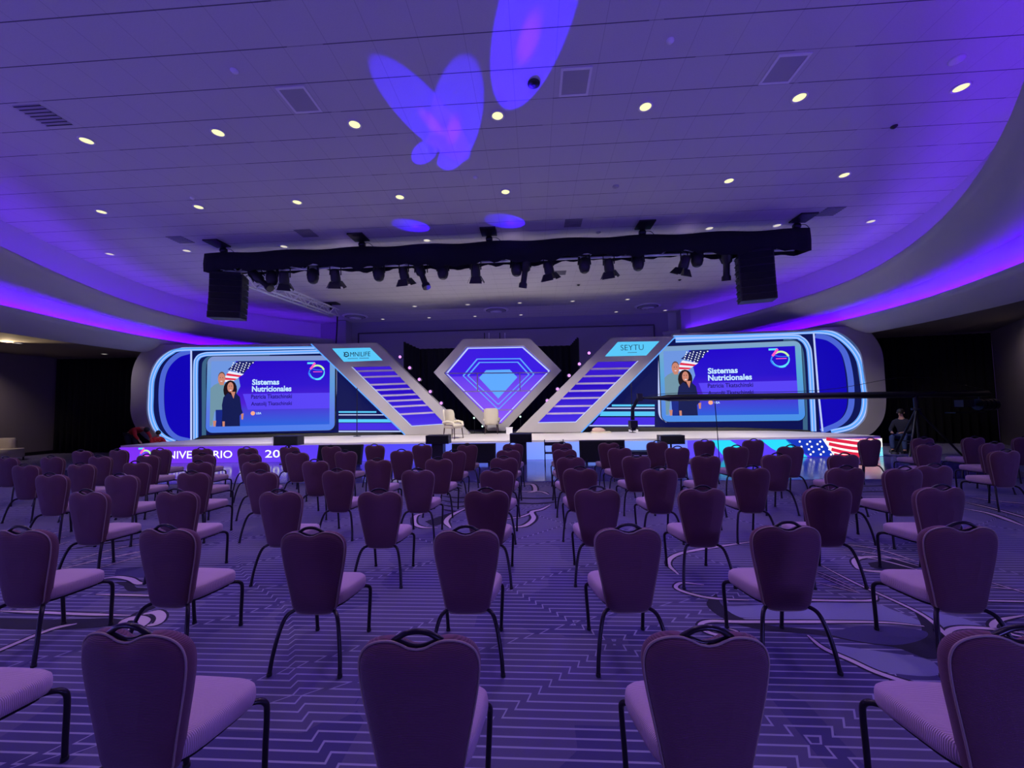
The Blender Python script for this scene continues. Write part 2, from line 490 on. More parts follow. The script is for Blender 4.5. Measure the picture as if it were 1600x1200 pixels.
lip1 = curve([(5.75, 4.6), (6.77, 5.78), (7.8, 7.2), (9.0, 9.3), (10.0, 12.6), (9.45, 15.7), (7.7, 20.1), (-11.66, 7.67), (-12.1, 8.5), (-12.8, 10.0), (-13.6, 12.2), (-13.9, 15.6),
              (-11.8, 18.9), (4.2, 3.2), (2, 1.6), (-2, 0), (-6, .8), (-9, 3.5), (-10.6, 5.8), (3, 22), (-8, 22)])
ceil = [max(a, b+.12) for a, b in zip(curve([(9.97, 16.75), (10.43, 11.57), (9.81, 9.64), (9.3, 8.44), (8.69, 7.54), (8.42, 19.3), (-12.71, 8.34), (-13.28, 9.68), (-13.86, 11.34), (-14.53, 15.5),
             (-12.44, 19.9), (7, 5), (4, 2), (-2, -1.2), (-7, .3), (-10.5, 3.8)]), lip1)]
sof1 = [max(a, b+.45) for a, b in zip(curve([(9.6, 7.96), (10.2, 9.56), (10.8, 11.6), (10.95, 13.4), (10.9, 14.6), (9.6, 18.5), (-13, 8.6), (-13.3, 9.56), (-13.65, 10.7), (-14.05, 12.1), (-14.3, 13.6),
             (-14.4, 15.5), (-13, 18.5), (8.2, 5.9), (5.5, 2.4), (-2, -2.2), (-8, -.5), (-12, 5.2)]), lip1)]
sof2 = [max(a, b+1.0) for a, b in zip(curve([(12.2, 10.2), (12.4, 12.3), (12.2, 14.2), (11.4, 18), (-15.3, 10.2), (-15.6, 14.1), (-14.8, 17.5), (10.5, 6), (7, 1.5), (-2, -4), (-9, -2), (-14, 5)]), sof1)]


def bands(levels, m, name):
    """levels: list of (plan points, z or list of z)"""
    rings = []
    for pts, z in levels:
        rings.append([Vector((p[0], p[1], z[i] if isinstance(z, list) else z)) for i, p in enumerate(pts)])
    mb = MB(); mb.loft(rings, m, cap=False); return structure(mb.build(name))


def between(a, b, t): return [(p[0]+(q[0]-p[0])*t, p[1]+(q[1]-p[1])*t) for p, q in zip(a, b)]


P_c, P_l1, P_s1, P_s2 = plan(ceil), plan(lip1), plan(sof1), plan(sof2)
P_l2 = plan(sof1, .40); P_f2 = plan(sof1, .62)
z3 = [4.52+.012*max(0, min(14, p[1]-6)) for p in P_l2]
mb = MB(); mb.add([Vector((x, y, 6.45)) for x, y in P_c], [list(range(NA))[::-1]], M_ceil); mb.add([Vector((x, y, 6.55)) for x, y in P_c], [list(range(NA))], M_ceil)
structure(mb.build('ceiling'))
bands([(P_c, 6.45), (P_c, 5.44)], M_face, 'trim_1')
bands([(P_c, 5.44), (P_l1, 5.44), (P_l1, 5.47), (plan(lip1, -.03), 5.44), (between(P_l1, P_s1, .08), 5.30), (between(P_l1, P_s1, .28), 5.14), (between(P_l1, P_s1, .6), 4.98), (P_s1, 4.90), (plan(sof1, .03), 4.93), (P_f2, 5.30)], M_soffit, 'trim_2')
bands([(P_f2, 5.30), (P_f2, [z-.03 for z in z3])], M_face, 'trim_3')
bands([(P_f2, [z-.03 for z in z3]), (P_l2, [z-.03 for z in z3]), (P_l2, z3), (plan(sof1, .37), [z-.02 for z in z3]), (between(P_l2, P_s2, .15), [z-.14 for z in z3]), (between(P_l2, P_s2, .5), 4.28), (between(P_l2, P_s2, .85), 4.14), (P_s2, 4.12)], M_soffit, 'trim_4')
big = [(CX+(24)*math.cos(2*math.pi*i/NA), min(YB+.08, CY+24*math.sin(2*math.pi*i/NA))) for i in range(NA)]
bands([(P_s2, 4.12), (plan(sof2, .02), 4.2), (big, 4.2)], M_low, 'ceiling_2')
# cove LED tape lying on the two ledges
E_cove = mat('cove_led_tape_glow', (0, 0, 0), .5, 0, (.13, .012, 1.0), 30)
E_cove2 = mat('lower_cove_led_tape_glow', (0, 0, 0), .5, 0, (.10, .0, 1.0), 60)


def tape(name, rs, add, z, label, em=None):
    a = plan(rs, add); b = plan(rs, add+.05); mb = MB()
    for i in range(NA):
        j = (i+1) % NA
        if a[i][1] > YB-.3 or a[j][1] > YB-.3: continue
        za = z[i] if isinstance(z, list) else z; zb = z[j] if isinstance(z, list) else z
        q = [Vector((*a[i], za)), Vector((*a[j], zb)), Vector((*b[j], zb)), Vector((*b[i], za))]
        mb.prism(q, (0, 0, .008), em or E_cove)
    return tag(mb.build(name), label, 'light strip')


tape('led_strip_light', lip1, .05, 5.447, 'violet blue light strip hidden behind the lip of the upper curved ceiling cove')
tape('led_strip_light', sof1, .46, [z-.022 for z in z3], 'violet blue light strip hidden behind the lip of the lower curved ceiling cove', E_cove2)

# walls
mb = MB(); mb.box((-2, YB+.15, 3.3), (46, .3, 6.6), M_back)
structure(mb.build('wall_back'))
mb = MB()   # recessed header of the stage opening
for a, b in (((560, 521), (1022, 508)),):
    pa = aty(*a, 20.55); pb = aty(*b, 20.55)
    mb.box(((pa.x+pb.x)/2, YB-.04, pa.z+.0), (pb.x-pa.x, .08, .06), M_vline); mb.box((pa.x, YB-.04, pa.z/2), (.05, .08, pa.z), M_vline); mb.box((pb.x, YB-.04, pa.z/2), (.05, .08, pa.z), M_vline)
structure(mb.build('trim_5'))
mb = MB()
for x in (-10.2, 7.75): mb.box((x, YB-.35, 3.2), (.5, .7, 6.45), M_back)
structure(mb.build('trim_6'))
mb = MB(); mb.box((-21.3, 11.5, 2.1), (.2, 9, 4.2), M_wall); mb.box((-21.18, 11.5, .07), (.03, 9, .14), M_blackp); structure(mb.build('wall_left'))
pw = [Vector((17.35, 15.6, 0)), Vector((14.6, 11.8, 0)), Vector((12.4, 7.5, 0))]
mb = MB()
for a, b in zip(pw, pw[1:]):
    n = (b-a).cross(Vector((0, 0, 1))).normalized()*.2; mb.prism([a, b, b+Vector((0, 0, 4.2)), a+Vector((0, 0, 4.2))], -n if n.x < 0 else n, M_wall)
structure(mb.build('wall_right'))

# ------------------------------------------------------------------ floor with its woven figures
mb = MB(); mb.add([(-24, -4, 0), (18.5, -4, 0), (18.5, 20.6, 0), (-24, 20.6, 0)], [(0, 1, 2, 3)], M_carpet)


def rib(pxs, w, m, z, dark=.035):
    p = crom([atz(x, y, 0) for x, y in pxs], 6); n = len(p)
    def strip(w, m, z):
        L = []; R = []
        for i, q in enumerate(p):
            t = (p[min(i+1, n-1)]-p[max(i-1, 0)]).normalized(); nn = Vector((-t.y, t.x, 0)); k = min(1, .35+3*min(i, n-1-i)/n)
            L.append(q+nn*w*k/2+Vector((0, 0, z))); R.append(q-nn*w*k/2+Vector((0, 0, z)))
        mb.add(L+R, [(n+i, n+i+1, i+1, i) for i in range(n-1)], m)
    if dark: strip(w+dark, M_cdark, z)
    strip(w, m, z+.0006)


def blob(pxs, m, z):
    p = crom([atz(x, y, 0) for x, y in pxs]+[atz(*pxs[0], 0)], 5)[:-1]
    c = sum(p, Vector())/len(p); a = sum((p[i-1].x-c.x)*(p[i].y-c.y)-(p[i].x-c.x)*(p[i-1].y-c.y) for i in range(len(p)))
    if a < 0: p.reverse()
    mb.add([q+Vector((0, 0, z)) for q in p], [list(range(len(p)))], m)


# right group
blob([(1262, 942), (1350, 940), (1400, 955), (1445, 976), (1380, 970), (1262, 968), (1150, 964), (1120, 950)], M_cblue, .0008)
blob([(1119, 927), (1104, 945), (1137, 970), (1194, 985), (1275, 992), (1350, 1005), (1400, 1012), (1460, 1030), (1491, 1000), (1431, 955), (1440, 985), (1400, 998), (1350, 996), (1275, 984), (1200, 977), (1150, 962), (1128, 945)], M_cdark, .0010)
blob([(1290, 990), (1350, 978), (1440, 985), (1444, 998), (1400, 1008), (1340, 1002)], M_cdeep, .0014)
blob([(1294, 1007), (1381, 1019), (1453, 1032), (1462, 1056), (1381, 1050), (1319, 1030)], M_cblue, .0016)
blob([(1440, 955), (1500, 965), (1545, 985), (1500, 992), (1460, 975)], M_cblue, .0016)
rib([(1180, 936), (1262, 938), (1330, 939), (1364, 938), (1370, 931)], .030, M_cpink, .0022)
rib([(1444, 979), (1381, 973), (1275, 972), (1160, 972), (1110, 971), (1094, 977), (1103, 987), (1131, 994), (1152, 988), (1136, 982)], .035, M_cpink, .0024)
rib([(1170, 938), (1112, 935), (1072, 926), (1056, 918), (1066, 911), (1100, 914)], .035, M_cpink, .0024)
rib([(1262, 993), (1287, 1013), (1331, 1033), (1378, 1054), (1460, 1078), (1560, 1094)], .040, M_cpink, .0026)
rib([(1278, 881), (1338, 912), (1438, 959), (1490, 1001), (1560, 1030)], .030, M_cpink, .0028)
rib([(1275, 897), (1344, 927)], .016, M_cpink, .002); rib([(1270, 909), (1344, 927)], .016, M_cpink, .002); rib([(1200, 872), (1275, 893), (1338, 920)], .018, M_cpink, .002)
rib([(1488, 1000), (1482, 987), (1506, 981), (1560, 984), (1600, 990)], .036, M_cpink, .003)
rib([(1600, 962), (1560, 970), (1552, 981), (1575, 990), (1600, 996)], .036, M_cpink, .003)
rib([(1520, 902), (1600, 926), (1680, 952)], .022, M_cpink, .002); rib([(1515, 915), (1600, 922)], .02, M_cpink, .002); rib([(1500, 938), (1640, 941)], .026, M_cpink, .002)
rib([(1420, 875), (1366, 870), (1338, 874), (1338, 884), (1356, 892), (1440, 896), (1480, 893)], .05, M_cpink, .0022)
blob([(1356, 880), (1400, 874), (1440, 886), (1400, 890), (1366, 888)], M_cdark, .0012)
for k in range(3): rib([(1312+6*k, 850+9*k), (1370, 858+8*k), (1440, 880+6*k)], .03, M_cpink, .002)
rib([(1060, 898), (1044, 880), (1060, 866), (1110, 856), (1180, 846)], .05, M_cpink, .0022)
rib([(1508, 776), (1560, 783), (1640, 790)], .05, M_cpink, .0022, .09); rib([(1505, 784), (1560, 797), (1640, 820)], .05, M_cpink, .0022, .09)
rib([(1507, 795), (1548, 803), (1600, 822)], .07, M_cpink, .0024, .08)
rib([(1340, 760), (1380, 759), (1440, 757)], .05, M_cdark, .0022); rib([(1340, 769), (1380, 768), (1440, 770)], .05, M_cdark, .0022); rib([(1340, 776), (1380, 776), (1440, 780)], .04, M_cpink, .0022)
# left group
rib([(96, 889), (160, 874), (226, 861), (300, 848)], .035, M_cpink, .002); rib([(96, 861), (172, 848), (240, 838)], .04, M_cdark, .002)
rib([(110, 878), (182, 857), (250, 845)], .03, M_cpink, .0022); rib([(150, 889), (226, 868), (290, 856)], .025, M_cpink, .0022)
blob([(182, 889), (228, 886), (240, 900), (215, 902), (182, 900)], M_cdeep, .0012)
rib([(150, 906), (180, 902), (203, 905), (218, 912), (240, 908)], .05, M_cpink, .0024); rib([(182, 910), (199, 913), (208, 921), (240, 921)], .035, M_cdark, .0024)
rib([(150, 929), (200, 930), (245, 931), (300, 930)], .035, M_cpink, .0024); rib([(0, 955), (60, 957), (130, 960), (204, 962)], .035, M_cpink, .0024)
blob([(0, 966), (90, 968), (172, 966), (196, 972), (160, 980), (90, 984), (0, 982)], M_cdark, .0012)
rib([(-40, 1034), (12, 1011), (79, 984), (120, 975)], .045, M_cpink, .0024)
rib([(184, 982), (196, 970), (214, 966), (226, 971), (216, 980), (200, 984)], .075, M_cpink, .0026); rib([(224, 960), (244, 957), (252, 964), (246, 974), (230, 978)], .065, M_cpink, .0026)
rib([(196, 970), (222, 956), (250, 944)], .05, M_cdark, .002)
for k in range(3): rib([(20, 845+12*k), (60, 838+11*k), (110, 828+9*k)], .03, M_cpink, .002)
rib([(0, 918), (40, 908), (70, 898)], .03, M_cpink, .002)
# centre group
rib([(780, 824), (814, 823), (828, 817), (834, 809), (831, 800), (846, 796), (860, 789)], .07, M_cpink, .0024, .08)
rib([(770, 812), (812, 808), (831, 801)], .05, M_cpink, .0022, .06)
rib([(812, 757), (832, 757), (836, 767), (824, 770)], .08, M_cpink, .0022, .08); rib([(805, 768), (843, 768), (858, 773)], .06, M_cpink, .0022, .07)
rib([(800, 778), (840, 779), (878, 777)], .07, M_cdark, .002); rib([(790, 786), (840, 787), (872, 784)], .07, M_cdark, .002)
rib([(664, 802), (650, 806), (648, 818), (660, 824), (684, 825)], .06, M_cpink, .0024, .06); rib([(704, 825), (697, 815), (706, 805), (728, 794)], .07, M_cpink, .0024, .06)
blob([(664, 815), (690, 806), (710, 800), (700, 812), (680, 822)], M_cdark, .0014)
for k in range(4): rib([(690, 775+7*k), (715, 778+7*k), (740, 776+6*k)], .05, M_cdark, .002)
for k in range(3): rib([(688, 757+5*k), (706, 755+5*k), (722, 760+4*k)], .05, M_cdark, .002)
structure(mb.build('floor'))
mb = MB(); mb.box((-1.6, 10.72, .006), (25.5, 3.6, .012), M_plank)
structure(mb.build('floor_2'), 'glossy plank dance floor laid in front of the stage')

# ------------------------------------------------------------------ ceiling fittings
ORD = ['first', 'second', 'third', 'fourth', 'fifth', 'sixth', 'seventh', 'eighth', 'ninth', 'tenth', 'eleventh', 'twelfth', 'thirteenth', 'fourteenth', 'fifteenth', 'sixteenth', 'seventeenth', 'eighteenth', 'nineteenth', 'twentieth', 'twenty-first', 'twenty-second']


def downlight(name='recessed_downlight', dim=False):
    t = empty(name)
    a = MB(); a.lathe((0, 0, 0), [(.115, 0), (.118, -.012), (.09, -.012), (.09, -.004)], M_trimr, 20); a.build('trim_ring', None, t)
    b = MB(); b.lathe((0, 0, 0), [(.0895, -.0005), (.088, -.006), (.05, -.008)], M_lensdim if dim else M_lens, 20); b.build('lamp_lens', None, t)
    return reg(t)


dl0 = downlight(); dl1 = downlight(dim=True); used = set()
rows = [('nearest', 6.02, [-7.63, -5.25, -2.88, -.5, 1.86, 4.21, 6.57], dl0, 'nearest row of ceiling lamps'),
        ('second', 8.27, [-10.03, -7.64, -5.29, -2.91, -.54, 4.24, 6.59], dl0, 'second row of ceiling lamps'),
        ('third', 10.56, [-12.49, -10.09, -7.13, -2.94, 4.84, 6.61, 9.01], dl1, 'third row of ceiling lamps, by the hoists'),
        ('fourth', 17.6, [-5.5, -3.0, -.58, 1.84, 4.31], dl1, 'fourth row of ceiling lamps'),
        ('farthest', 19.98, [-7.97, -5.47, -3.03, -.61, 4.3, 6.77], dl1, 'farthest row of ceiling lamps')]
for rn, y, xs, proto, grp in rows:
    for i, x in enumerate(xs):
        o = proto if proto not in used else copy_tree(proto); used.add(proto)
        o.location = (x, y, 6.449)
        tag(o, f'round recessed ceiling lamp, {ORD[i]} from the left in the {rn} row', 'ceiling light', grp)
for i, (px, py) in enumerate([(28, 536), (163, 553)]):
    o = copy_tree(dl1); p = atz(px, py, 4.19); o.location = p
    tag(o, ['small recessed lamp in the low dark ceiling at the far left edge', 'small recessed lamp in the low dark ceiling nearer the stage end'][i], 'ceiling light', 'lamps in the low side ceiling')
light('side_wall_lamp_light', 'SPOT', atz(10, 540, 4.1), tuple(atz(0, 600, 2.0)), (1, .75, .45), 55, spot_size=2.0, spot_blend=.9)
light('side_wall_lamp_light', 'SPOT', (-20.2, 12.5, 4.0), (-21.2, 12.5, 1.8), (1, .8, .75), 200, spot_size=2.2, spot_blend=.9)
light('side_wall_lamp_light', 'SPOT', (14.2, 12.6, 4.0), (15.4, 12.8, 1.8), (1, .8, .8), 60, spot_size=2.2, spot_blend=.9)


def vent(name, w, d, frame):
    t = empty(name)
    g = MB(); g.box((0, 0, -.004), (w-.06, d-.06, .006), M_vent); g.build('grille', None, t)
    f = MB()
    if frame:
        o = [Vector((a*w/2, b*d/2, 0)) for a, b in ((-1, -1), (1, -1), (1, 1), (-1, 1))]; i = [Vector((a*(w/2-.035), b*(d/2-.035), 0)) for a, b in ((-1, -1), (1, -1), (1, 1), (-1, 1))]
        f.ring(o, i, (0, 0, -.014), M_white)
    else:
        for k in range(7): f.box((0, -d/2+.05+k*(d-.1)/6, -.009), (w-.06, .012, .008), M_blackp)
    f.build('frame' if frame else 'louvre', None, t)
    return reg(t)


v0 = vent('ceiling_vent', .44, .5, True); v1 = vent('ceiling_vent', .5, .5, False)
for i, (x, y, pr, lb) in enumerate([(-3.47, 5.46, v0, 'white framed square ceiling vent to the left of the violet light splash'), (.69, 5.46, v0, 'white framed square ceiling vent just right of the violet light splash'), (3.64, 5.47, v0, 'white framed square ceiling vent furthest right'),
        (-7.64, 5.44, v1, 'grey louvred ceiling vent near the left edge'), (-9.6, 9.85, v1, 'small grey ceiling vent near the left curved cove'), (-6.0, 9.8, v1, 'faint grey ceiling vent between the left hoists'), (1.1, 9.9, v1, 'faint grey ceiling vent in the middle above the draped truss'), (7.5, 9.9, v1, 'grey ceiling vent near the right curved cove'), (1.0, 13.7, v1, 'small vent on the pale ceiling behind the truss')]):
    o = pr if pr not in used else copy_tree(pr); used.add(pr); o.location = (x, y, 6.448); tag(o, lb, 'air vent', 'vents in the tiled ceiling')


def diffuser():
    t = empty('round_air_diffuser')
    for k, (r, z) in enumerate(((.62, 0), (.46, -.05), (.30, -.10))):
        a = MB(); a.lathe((0, 0, z), [(r, 0), (r, -.01), (r-.11, -.05), (r-.12, -.045), (r-.02, 0)], M_vent if k % 2 else M_white, 28); a.build('diffuser_ring', None, t)
    b = MB(); b.lathe((0, 0, 0), [(.6, -.001), (.59, -.004)], M_blackp, 28); b.build('backing', None, t)
    c = MB(); c.lathe((0, 0, -.12), [(.15, .0), (.14, -.02), (.02, -.03)], M_white, 24); c.build('hub', None, t)
    return reg(t)


d0 = diffuser()
for i, (x, y) in enumerate([(-9.08, 19.15), (-1.79, 18.76), (5.6, 18.96)]):
    o = d0 if i == 0 else copy_tree(d0); o.location = (x, y, 6.448)
    tag(o, ['round ringed ceiling diffuser beside the end of the ladder truss', 'round ringed ceiling diffuser above the diamond set piece', 'round ringed ceiling diffuser at the right, near the right cove'][i], 'air diffuser', 'round ceiling diffusers')
for i, (px, py, r, lb, mm) in enumerate([(366, 110, .05, 'small pale sprinkler head left of the first framed vent', M_white), (1047, 63, .05, 'small pale sprinkler head right of the violet ellipse', M_white), (1495, 93, .09, 'round smoke detector above the rightmost lamp', M_white),
        (834, 130, .09, 'dark dome camera at the edge of the violet ellipse', M_blackp), (1397, 197, .05, 'small black fitting below the rightmost framed vent', M_blackp), (743, 277, .05, 'small sprinkler head between lamp rows in the middle', M_white),
        (962, 291, .07, 'round dark detector right of the middle of the second lamp row', M_vent), (301, 309, .05, 'small sprinkler head above the second lamp row at left', M_white), (935, 363, .07, 'grey round detector just above the draped truss', M_vent), (1062, 437, .06, 'dark spot detector on the pale ceiling behind the truss', M_blackp), (904, 445, .06, 'black round fitting behind the truss, right of centre', M_blackp)]):
    p = atz(px, py, 6.449); mb = MB(); mb.lathe(p, [(r, 0), (r, -.015), (r*.7, -.03), (r*.3, -.045)], mm, 16); tag(mb.build('ceiling_detector' if r > .055 else 'sprinkler_head'), lb, 'ceiling fitting', 'small ceiling fittings')

# ------------------------------------------------------------------ stage
front = Plane((-14.0, 12.4), (10.42, 12.4))
st = empty('stage')
out = [(-14.0, 12.4), (10.42, 12.4), (10.35, 12.75), (10.15, 13.4), (9.85, 14.1), (9.2, 14.9), (8.2, 15.45), (7.0, 15.6), (-10.5, 15.6), (-12.3, 15.4), (-13.2, 14.9), (-13.6, 14.1), (-13.85, 13.2)]
mb = MB(); mb.prism([Vector((x, y, .56)) for x, y in out], (0, 0, .06), M_deck); mb.build('deck', None, st)
mb = MB(); mb.prism([Vector((x*.995-.01, max(y, 12.5), .012 if False else 0)) for x, y in out], (0, 0, .56), M_blackp); mb.build('platform_base', None, st)
mb = MB(); mb.prism([Vector((x, y, 0)) for x, y in [(-9.9, 15.6), (7.1, 15.6), (6.6, 18.2), (-9.4, 18.2)]], (0, 0, .61), M_riser); mb.build('rear_riser', None, st)
fz0, fz1 = .03, .545
G_fl = gradient_glow('fascia_led_left', [(0, (132, 40, 232)), (.4, (104, 52, 226)), (.75, (74, 62, 236)), (1, (70, 84, 240))], -14, -3.2, [(0, (96, 60, 236)), (1, (86, 50, 226))], 0, .6, 1.15, .3)
G_fc = gradient_glow('fascia_led_middle', [(0, (84, 92, 250)), (.45, (120, 150, 255)), (.8, (112, 160, 255)), (1, (96, 100, 250))], -3.2, 5.0, [(0, (96, 130, 250)), (1, (140, 150, 255))], 0, .6, 1.2, .3)
G_fr = gradient_glow('fascia_led_right', [(0, (92, 70, 250)), (.5, (84, 52, 236)), (1, (90, 60, 236))], 5.0, 10.7, [(0, (90, 60, 240)), (1, (96, 70, 240))], 0, .6, 1.15, .3)
mb = MB()
for a, b, m in ((-14, -3.2, G_fl), (-3.2, 4.7, G_fc), (4.7, 10.42, G_fr)):
    x0, x1 = a+14, b+14
    mb.prism(front.poly([(x0, .02), (x1, .02), (x1, .555), (x0, .555)], -.04), front.n*.08, m)
fas = mb.build('led_fascia_screen', None, st); fas['label'] = 'long glowing violet and blue screen along the stage front'
G_cyan = glow('led_cyan_swoosh', (40, 205, 235), 1.2); G_blue = glow('led_flag_blue', (24, 56, 190), 1.0); G_redl = glow('led_flag_red', (226, 40, 76), 1.0); G_pinkl = glow('led_flag_magenta', (240, 30, 110), 1.0)


def logo30(mb, pl, cs, cz, r, off, w=.16):
    """the anniversary mark: a slanted 3 running into a swirled ring"""
    c = [glow('mark_cyan', (90, 215, 250), 1.1), glow('mark_pink', (250, 90, 190), 1.1), glow('mark_blue', (50, 130, 250), 1.1), glow('mark_yellow', (190, 240, 160), 1.1)] if not hasattr(logo30, 'c') else logo30.c
    logo30.c = c
    S = lambda pts: [(cs+x*r, cz+z*r) for x, z in pts]
    stroke(mb, pl, S([(-.95, .9), (-.5, .9), (-.1, .9)]), w*r, off, c[0], 2); stroke(mb, pl, S([(-.1, .93), (-.35, .55), (-.62, .2)]), w*1.2*r, off+.002, c[1], 3)
    stroke(mb, pl, S(arc(.15, -.15, .78, .78, 130, 20, 12)), w*r, off+.001, c[3], 1); stroke(mb, pl, S(arc(.15, -.15, .78, .78, 20, -60, 8)), (w*.4*r, w*r), off+.001, c[0], 1)
    stroke(mb, pl, S(arc(.15, -.15, .8, .8, -60, -170, 12)), (w*1.3*r, w*.3*r), off+.001, c[0], 1); stroke(mb, pl, S(arc(.1, -.05, .9, .9, 190, 260, 8)), w*.7*r, off+.001, c[2], 1)
    stroke(mb, pl, S([(-.62, .2), (-.75, -.2), (-.6, -.5)]), w*.6*r, off+.001, c[2], 3)
    stroke(mb, pl, S([(-.4, .25), (.1, .12), (.8, .1)]), w*.35*r, off+.002, c[2], 3); stroke(mb, pl, S([(-.3, -.1), (.7, -.1)]), w*.4*r, off+.002, c[1], 1)


mb = MB(); o1 = .045
def T(px0, px1, py0, py1): a = front.pix(px0, py1, o1); b = front.pix(px1, py0, o1); return a[0], b[0], a[1], b[1]
a = front.pix(226, 711, o1); logo30(mb, front, a[0], a[1], .24, o1, .24); mb.build('anniversary_mark', None, fas)
for w_, x0, x1 in (('ANIVERSARIO', 248, 363), ('USA', 375, 406), ('2021', 414, 458)):
    mb = MB(); s0, s1, _, _ = T(x0, x1, 704, 718); text(mb, front, w_, s0, s1, .17, .42, o1, L_white, .008); mb.build('fascia_lettering', None, fas)
mb = MB()


def fp(pxs, off=.045): return [(min(24.42, max(0, s)), min(.555, max(.022, z))) for s, z in front.pp(pxs, off)]


for pxs, m in (([(1112, 680), (1140, 680), (1160, 700), (1150, 722), (1133, 722), (1120, 700)], G_cyan), ([(1188, 678), (1228, 676), (1262, 716), (1230, 717), (1205, 700)], G_cyan), ([(1226, 674), (1284, 674), (1304, 716), (1268, 717), (1240, 700)], G_blue),
               ([(1284, 674), (1400, 674), (1400, 716), (1304, 716)], L_white), ([(1308, 672), (1392, 672), (1378, 682), (1350, 689), (1322, 686)], G_pinkl), ([(1312, 672), (1360, 672), (1340, 680), (1325, 680)], L_vio), ([(1371, 700), (1400, 698), (1400, 720), (1366, 720)], G_cyan)):
    mb.add(front.poly(fp(pxs), .046), [list(range(len(pxs)))], m)
for k in range(4):
    y = 688+k*8.5; stroke(mb, front, fp([(1291+k*4, y-3), (1320, y+2), (1345, y+5), (1374, y+4)], .048), .10, .050, G_redl, 4)
for i in range(8):
    for j in range(5):
        px, py = 1240+i*8+j*2.6-(i % 2)*1, 678+j*8+(i % 2)*4
        if 1229+(py-674)*.95 < px < 1283+(py-674)*.48 and py < 714:
            s, z = front.pix(px, py, .05); 
            if .03 < z < .54: disc(mb, front, s, z, .035, .052, L_white, 6)
mb.build('fascia_flag_picture', None, fas)
tag(st, 'long low ivory-topped stage with glowing screen fascia', 'stage')

# ------------------------------------------------------------------ screens (the two mirrored scenic wings)
G_pic = gradient_glow('slide_background', [(0, (70, 20, 210)), (1, (30, 10, 205))], 0, 1, [(0, (20, 110, 225)), (.35, (80, 30, 210)), (.6, (38, 8, 205)), (1, (34, 4, 200))], 1.0, 3.9, 1.0, .85)
G_bor = gradient_glow('slide_border', [(0, (110, 120, 235)), (.5, (120, 150, 240)), (1, (90, 190, 225))], -14, 9, [(0, (60, 130, 250)), (.25, (90, 130, 245)), (.6, (90, 170, 225)), (.85, (120, 175, 215)), (1, (150, 160, 205))], .9, 4.0, .9, .7)
G_sky = glow('slide_sky', (110, 150, 225), 1.0); G_band = glow('slide_name_band', (88, 66, 246), 1.0); G_shirt = glow('portrait_grey_shirt', (118, 156, 176), .9); G_skin = glow('portrait_skin', (214, 140, 120), .9); G_nav = glow('portrait_navy_dress', (20, 30, 92), .8)
G_hairl = glow('portrait_dark_hair', (34, 16, 26), .7); G_jn = glow('portrait_jeans', (24, 44, 150), .8); G_hg = glow('portrait_grey_hair', (110, 82, 80), .8); G_txt = glow('slide_pale_text', (190, 225, 255), 1.1); G_ink = glow('slide_ink_text', (24, 8, 120), .8); G_or = glow('slide_orange_dot', (250, 170, 140), 1.0)
G_star = glow('slide_flag_blue', (26, 34, 110), .9); G_wht = glow('slide_white', (235, 238, 255), 1.0)


def rrect(x0, x1, y0, y1, r, n=6):
    out = []
    for cx, cy, a in ((x1-r, y1-r, 0), (x0+r, y1-r, 90), (x0+r, y0+r, 180), (x1-r, y0+r, 270)):
        for i in range(n+1): t = math.radians(a+90*i/n); out.append((cx+r*math.cos(t), cy+r*math.sin(t)))
    return out


